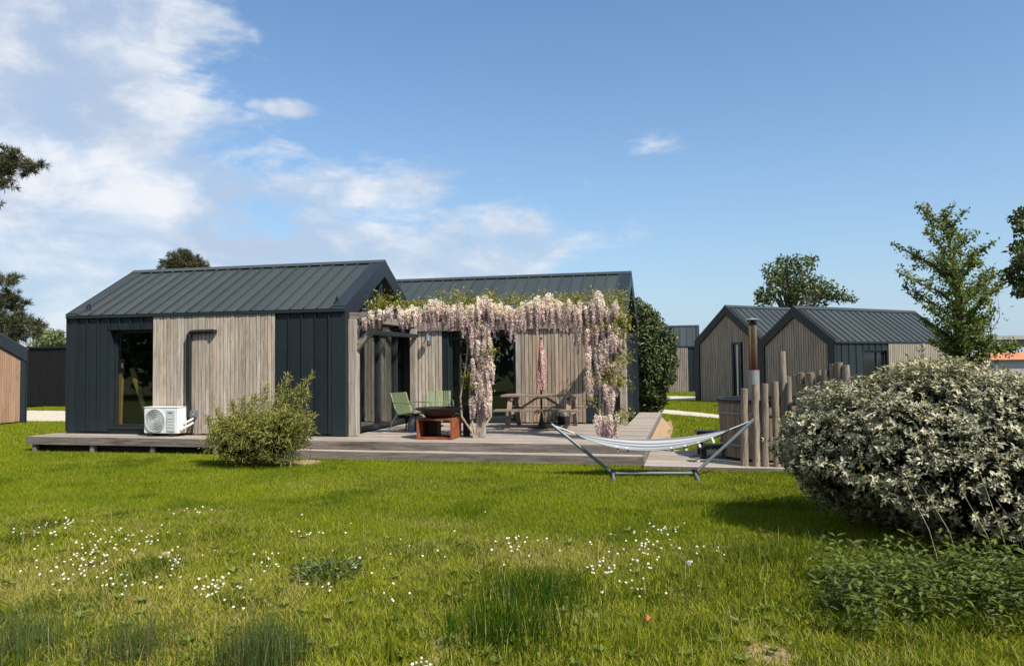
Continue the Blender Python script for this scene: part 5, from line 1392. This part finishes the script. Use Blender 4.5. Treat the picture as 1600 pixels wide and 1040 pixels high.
# rough unmown grass in the foreground: grows in tussocks
C0 = scatter(-8.5, 6.5, 3.2, 8.7, 125); C0 = C0[C0[:, 1] < edge_y(C0[:, 0]) + .25 * rng.random(len(C0))]
C0 = C0[not_built(C0)]
lu = lush(C0[:, 0], C0[:, 1]); dr = dryness(C0[:, 0], C0[:, 1])
rightside = sst(C0[:, 0], .2, 1.6) * sst(C0[:, 1], 5.0, 6.2)
lu = np.clip(lu + rightside * .8, 0, 1); dr = np.clip(dr - .6 * rightside, 0, 1)
per = 64
Cn = len(C0); cs_ = np.repeat(C0, per, 0); n = len(cs_)
spread = np.repeat(.05 + .05 * rng.random(Cn), per)
offv = rng.normal(size=(n, 2)) * spread[:, None]
P = cs_.copy(); P[:, :2] += offv
nearedge = np.clip((edge_y(C0[:, 0]) - C0[:, 1]) / 1.2, .25, 1)
hc = (.038 + .050 * rng.random(Cn) ** 1.5 + .115 * lu * rng.random(Cn) ** .6) * (1 - .35 * dr) * (.55 + .45 * nearedge)
Hh_ = np.repeat(hc, per) * (.45 + .75 * rng.random(n))
tc_ = np.clip(.62 - .42 * lu + rng.normal(0, .26, Cn), 0, 1)
tintv = np.clip(np.repeat(tc_, per) + rng.normal(0, .22, n), 0, 1)
pd = np.repeat(.06 + .50 * dr * (1 - .7 * lu), per)
dryv = (rng.random(n) < pd) * (.45 + .55 * rng.random(n))
V, F, a = blades_geo(P, Hh_, .0042 + .0028 * rng.random(n), .35 + .65 * rng.random(n), tintv, dryv, 3)
o = np_obj('rough_grass', V, F, M_ROUGH, None, a); tag(o, 'long rough uneven grass across the foreground', 'grass', None, 'stuff')
# low thatch filling in between the tussocks
P = scatter(-8.5, 6.5, 3.2, 8.5, 3000); P = P[(P[:, 1] < edge_y(P[:, 0]))]; P = P[not_built(P)]; n = len(P); dr = dryness(P[:, 0], P[:, 1]); lu = lush(P[:, 0], P[:, 1])
V, F, a = blades_geo(P, .025 + .035 * rng.random(n), .0055 + .003 * rng.random(n), .9 * rng.random(n) + .3, np.clip(.5 - .3 * lu + rng.normal(0, .2, n), 0, 1), (rng.random(n) < .25 + .6 * dr) * (.4 + .6 * rng.random(n)), 1)  # darker tint in lush spots is painted shade between tussocks
o = np_obj('grass_thatch', V, F, M_ROUGH, None, a); tag(o, 'low dry thatch between the foreground tussocks', 'grass', None, 'stuff')

# rush tufts along the bottom edge
def tuft(label, u, v, n, r_, h_, fan, mat=M_RUSH, wd=.004, cat='plant', name='rush_tuft', group=None, dryp=.08, tb=.4):
    c = at(u, v, Z=0.0); t_ = thing(name, label, cat, (c.x, c.y, 0), 0, group)
    P = np.array([c.x, c.y, 0.0]) + np.concatenate([rng.normal(size=(n, 2)) * r_, np.zeros((n, 1))], 1)
    Hh = h_ * (.55 + .5 * rng.random(n))
    V, F, a = blades_geo(P, Hh, wd, fan * rng.random(n), np.clip(tb + rng.normal(0, .22, n), 0, 1), (rng.random(n) < dryp) * rng.random(n), 3)
    # blades fan outward from the middle
    o = np_obj('blades', V, F, mat, t_, a); o['kind'] = 'stuff'; return t_
tuft('dark rush tuft at the bottom edge below the daisies', 412, 1045, 760, .15, .36, .40)
tuft('brownish rush tuft at the bottom left', 205, 1030, 420, .14, .30, .45, dryp=.3)
tuft('green rush tuft in the bottom left corner', 25, 1025, 560, .17, .32, .45, tb=.7)
tuft('dark green tussock of long grass in the middle foreground', 835, 940, 900, .24, .27, .6, M_ROUGH, .006, tb=.02)
tuft('dark lush tussock left of the orange leaf near the bottom', 790, 1000, 800, .20, .28, .6, M_ROUGH, .006, tb=.0)
tuft('bright tussock by the bottom edge right of the middle', 985, 1010, 380, .17, .20, .7, M_ROUGH, .005, tb=.55)
tuft('tall grass clump where the shade of the silver shrub ends', 1215, 880, 620, .30, .26, .55, M_ROUGH, .006, tb=.2)
tuft('tall grass clump at the foot of the nettles', 1130, 925, 480, .28, .22, .6, M_ROUGH, .006, tb=.25)
# iris leaves
c = at(612, 1042, Z=0.0); ir = thing('iris_shoot', 'cluster of broad upright iris leaves at the bottom edge', 'plant', (c.x, c.y, 0))
for k in range(7):
    x = c.x + random.uniform(-.07, .1); y = c.y + random.uniform(-.04, .04); h_ = random.uniform(.14, .24); l_ = random.uniform(-.05, .05); w_ = .012
    Vv = [(x - w_, y, 0), (x + w_, y, 0), (x + w_ + l_ * .4, y, h_ * .6), (x - w_ + l_ * .4, y, h_ * .6), (x + l_, y + .01, h_)]
    np_obj('leaf', Vv, [(0, 1, 2), (0, 2, 3), (3, 2, 4)], M_ROUGH, ir, {'tint': [.35] * 5, 'dry': [0.] * 5})

# daisies
dz = [(165, 872, 50, 22, 85), (205, 842, 40, 10, 26), (300, 798, 12, 3, 10), (60, 830, 30, 6, 20), (100, 816, 14, 4, 14), (345, 921, 26, 14, 34), (275, 876, 10, 10, 12), (418, 874, 18, 8, 12), (487, 833, 12, 3, 8), (508, 916, 8, 5, 5), (812, 843, 18, 3, 9),
      (1000, 868, 45, 30, 60), (1040, 825, 14, 4, 8), (950, 885, 20, 15, 10), (1120, 850, 30, 14, 6), (780, 860, 40, 12, 10), (600, 850, 160, 25, 14), (560, 880, 120, 40, 12), (1010, 850, 8, 3, 6), (665, 1036, 9, 5, 8), (130, 905, 60, 12, 8)]
Vv, Ff, Tt, Yv, Yf = [], [], [], [], []
for (u, v, su, sv, k) in dz:
    for _ in range(k):
        c = at(random.gauss(u, su), random.gauss(v, sv), Z=.07 + random.uniform(-.02, .03)); r_ = random.uniform(.008, .0125)
        nr = (Vector((0.25, -.55, .85)) + Vector((random.uniform(-.4, .4), random.uniform(-.3, .3), 0))).normalized(); e1 = nr.orthogonal().normalized(); e2 = nr.cross(e1)
        b0 = len(Vv); Vv.append(tuple(c)); m_ = 9
        for j in range(m_ * 2):
            a_ = PI * j / m_; rr = r_ * (1.0 if j % 2 == 0 else .72); p = c + (e1 * math.cos(a_) + e2 * math.sin(a_)) * rr + nr * .002; Vv.append(tuple(p))
        for j in range(m_ * 2): Ff.append((b0, b0 + 1 + j, b0 + 1 + (j + 1) % (m_ * 2)))
        b1 = len(Yv); cc = c + nr * .0025; Yv.append(tuple(cc + nr * .002))
        for j in range(6): a_ = PI * j / 3; Yv.append(tuple(cc + (e1 * math.cos(a_) + e2 * math.sin(a_)) * r_ * .33))
        for j in range(6): Yf.append((b1, b1 + 1 + j, b1 + 1 + (j + 1) % 6))
o = np_obj('daisies', Vv, Ff, M_PETAL, None, {'tint': rng.random(len(Vv))}); tag(o, 'small white daisies scattered in drifts through the foreground grass', 'flowers', None, 'stuff')
o2 = np_obj('daisy_centres', Yv, Yf, M_YOLK, o); o2['kind'] = 'stuff'

# dandelion clock, dead leaf, clod
c = at(1076, 879, Z=.16); dc = thing('dandelion_clock', 'fluffy white dandelion seed head on a thin stalk in the grass', 'flower', (c.x, c.y, 0))
MB().tube([(c.x, c.y, 0), (c.x + .005, c.y, .15)], .003, 5).build('stalk', M_STEM, dc, True)
k = 160; D = rdir(k); leaves('seed_head', np.repeat(np.array([[c.x, c.y, .16]]), k, 0), .024, .008, M_PETAL, dc, D=D)
c = at(1011, 968, Z=.07); dl = thing('dead_leaf', 'curled orange dead leaf lying in the grass', 'leaf', (c.x, c.y, .07))
MB()._add([(-.02, 0, -.03), (.02, .01, -.02), (.03, 0, .02), (0, .0, .045), (-.03, .01, .015), (0, -.015, .0)], [(0, 1, 5), (1, 2, 5), (2, 3, 5), (3, 4, 5), (4, 0, 5)]).build('blade', M_DRYLEAF, dl)
c = at(258, 867, Z=.04); cl = thing('earth_clod', 'small brown clod of earth beside the daisies', 'clod', (c.x, c.y, .0))
MB().lathe([(0, 0), (.05, 0), (.06, .03), (.035, .065), (0, .075)], (0, 0, 0), 7).build('clod', M_SOIL, cl, smooth=False)

# thistle rosette
c = at(512, 905, Z=0.0); th = thing('thistle', 'dark grey-green spiny thistle rosette in the rough grass', 'plant', (c.x, c.y, 0))
k = 300; a_ = rng.random(k) * 2 * PI; rr = .30 * np.sqrt(rng.random(k)); P = np.stack([c.x + rr * np.cos(a_), c.y + rr * np.sin(a_) * .9, .02 + .10 * rng.random(k)], 1)
leaves('leaves', P, .06, .018, M_THIST, th, D=unit(np.stack([np.cos(a_), np.sin(a_), .5 + 0 * a_], 1) + rng.normal(size=(k, 3)) * .5), fold=.3)

# broad-leaved weeds among the grass, and dry seed stalks
Pw, Dw = [], []
for i in range(150):
    u, v = random.uniform(-60, 1260), 1045 - 215 * random.random() ** 1.3; c = at(u, v, Z=0.0); n_ = random.randint(6, 11); sz = random.uniform(.6, 1.2)
    for j in range(n_):
        a_ = 2 * PI * j / n_ + random.uniform(-.3, .3); Pw.append((c.x, c.y, .03)); Dw.append((math.cos(a_), math.sin(a_), random.uniform(.25, .9)))
Pw, Dw = np.array(Pw), np.array(Dw); k = len(Pw)
o = leaves('broadleaf_weeds', Pw, .075 * (.5 + rng.random(k) * .7), .026, mat_leaf('weed_leaves', (0.05, 0.10, 0.012), (0.19, 0.23, 0.04), None, .25, .5, .2), None, D=Dw, N=np.tile([0., 0, 1.], (k, 1)) + rng.normal(size=(k, 3)) * .2, tint=.3 + .7 * rng.random(k))
tag(o, 'low broad-leaved weeds dotted through the rough grass', 'weeds', None, 'stuff')
P = scatter(-7, 4, 3.6, 7.6, 26); P = P[not_built(P)]; n = len(P)
V, F, a = blades_geo(P, .10 + .16 * rng.random(n), .0035, .25 + .5 * rng.random(n), .8 + 0 * P[:, 0], .6 + .4 * rng.random(n), 3)
o = np_obj('dry_stalks', V, F, M_ROUGH, None, a); tag(o, 'thin straw-coloured stalks standing in the foreground', 'grass', None, 'stuff')

# nettles below the silver shrub
Ps, Ds, Tn = [], [], []
ns_ = 0
for i in range(520):
    u, v = random.uniform(1255, 1720), random.uniform(905, 1010)
    if v > 975 + random.gauss(0, 28): continue
    if u < 1330 and random.random() < (1330 - u) / 90: continue
    c = at(u, v, Z=0.0); h_ = random.uniform(.20, .40); lx, ly = random.uniform(-.06, .06), random.uniform(-.08, .03); a0 = random.uniform(0, PI); ns_ += 1
    tn = random.random()
    for lv in range(6):
        t_ = .3 + .7 * lv / 5
        for sgn in (0, PI):
            a_ = a0 + lv * PI / 2 + sgn + random.uniform(-.3, .3)
            Ps.append((c.x + lx * t_, c.y + ly * t_, h_ * t_)); Ds.append((math.cos(a_), math.sin(a_), random.uniform(-.35, .25) if lv < 5 else .5)); Tn.append(min(1, max(0, tn * .6 + random.random() * .4)))
Ps, Ds = np.array(Ps), np.array(Ds); k = len(Ps)
o = leaves('nettles', Ps, .075 * (.7 + rng.random(k) * .6), .028, M_NETTLE, None, D=Ds, N=np.tile([0., 0, 1.], (k, 1)) + rng.normal(size=(k, 3)) * .25, tint=np.array(Tn))
tag(o, 'dark green nettles massed below the silver shrub', 'nettles', None, 'stuff')
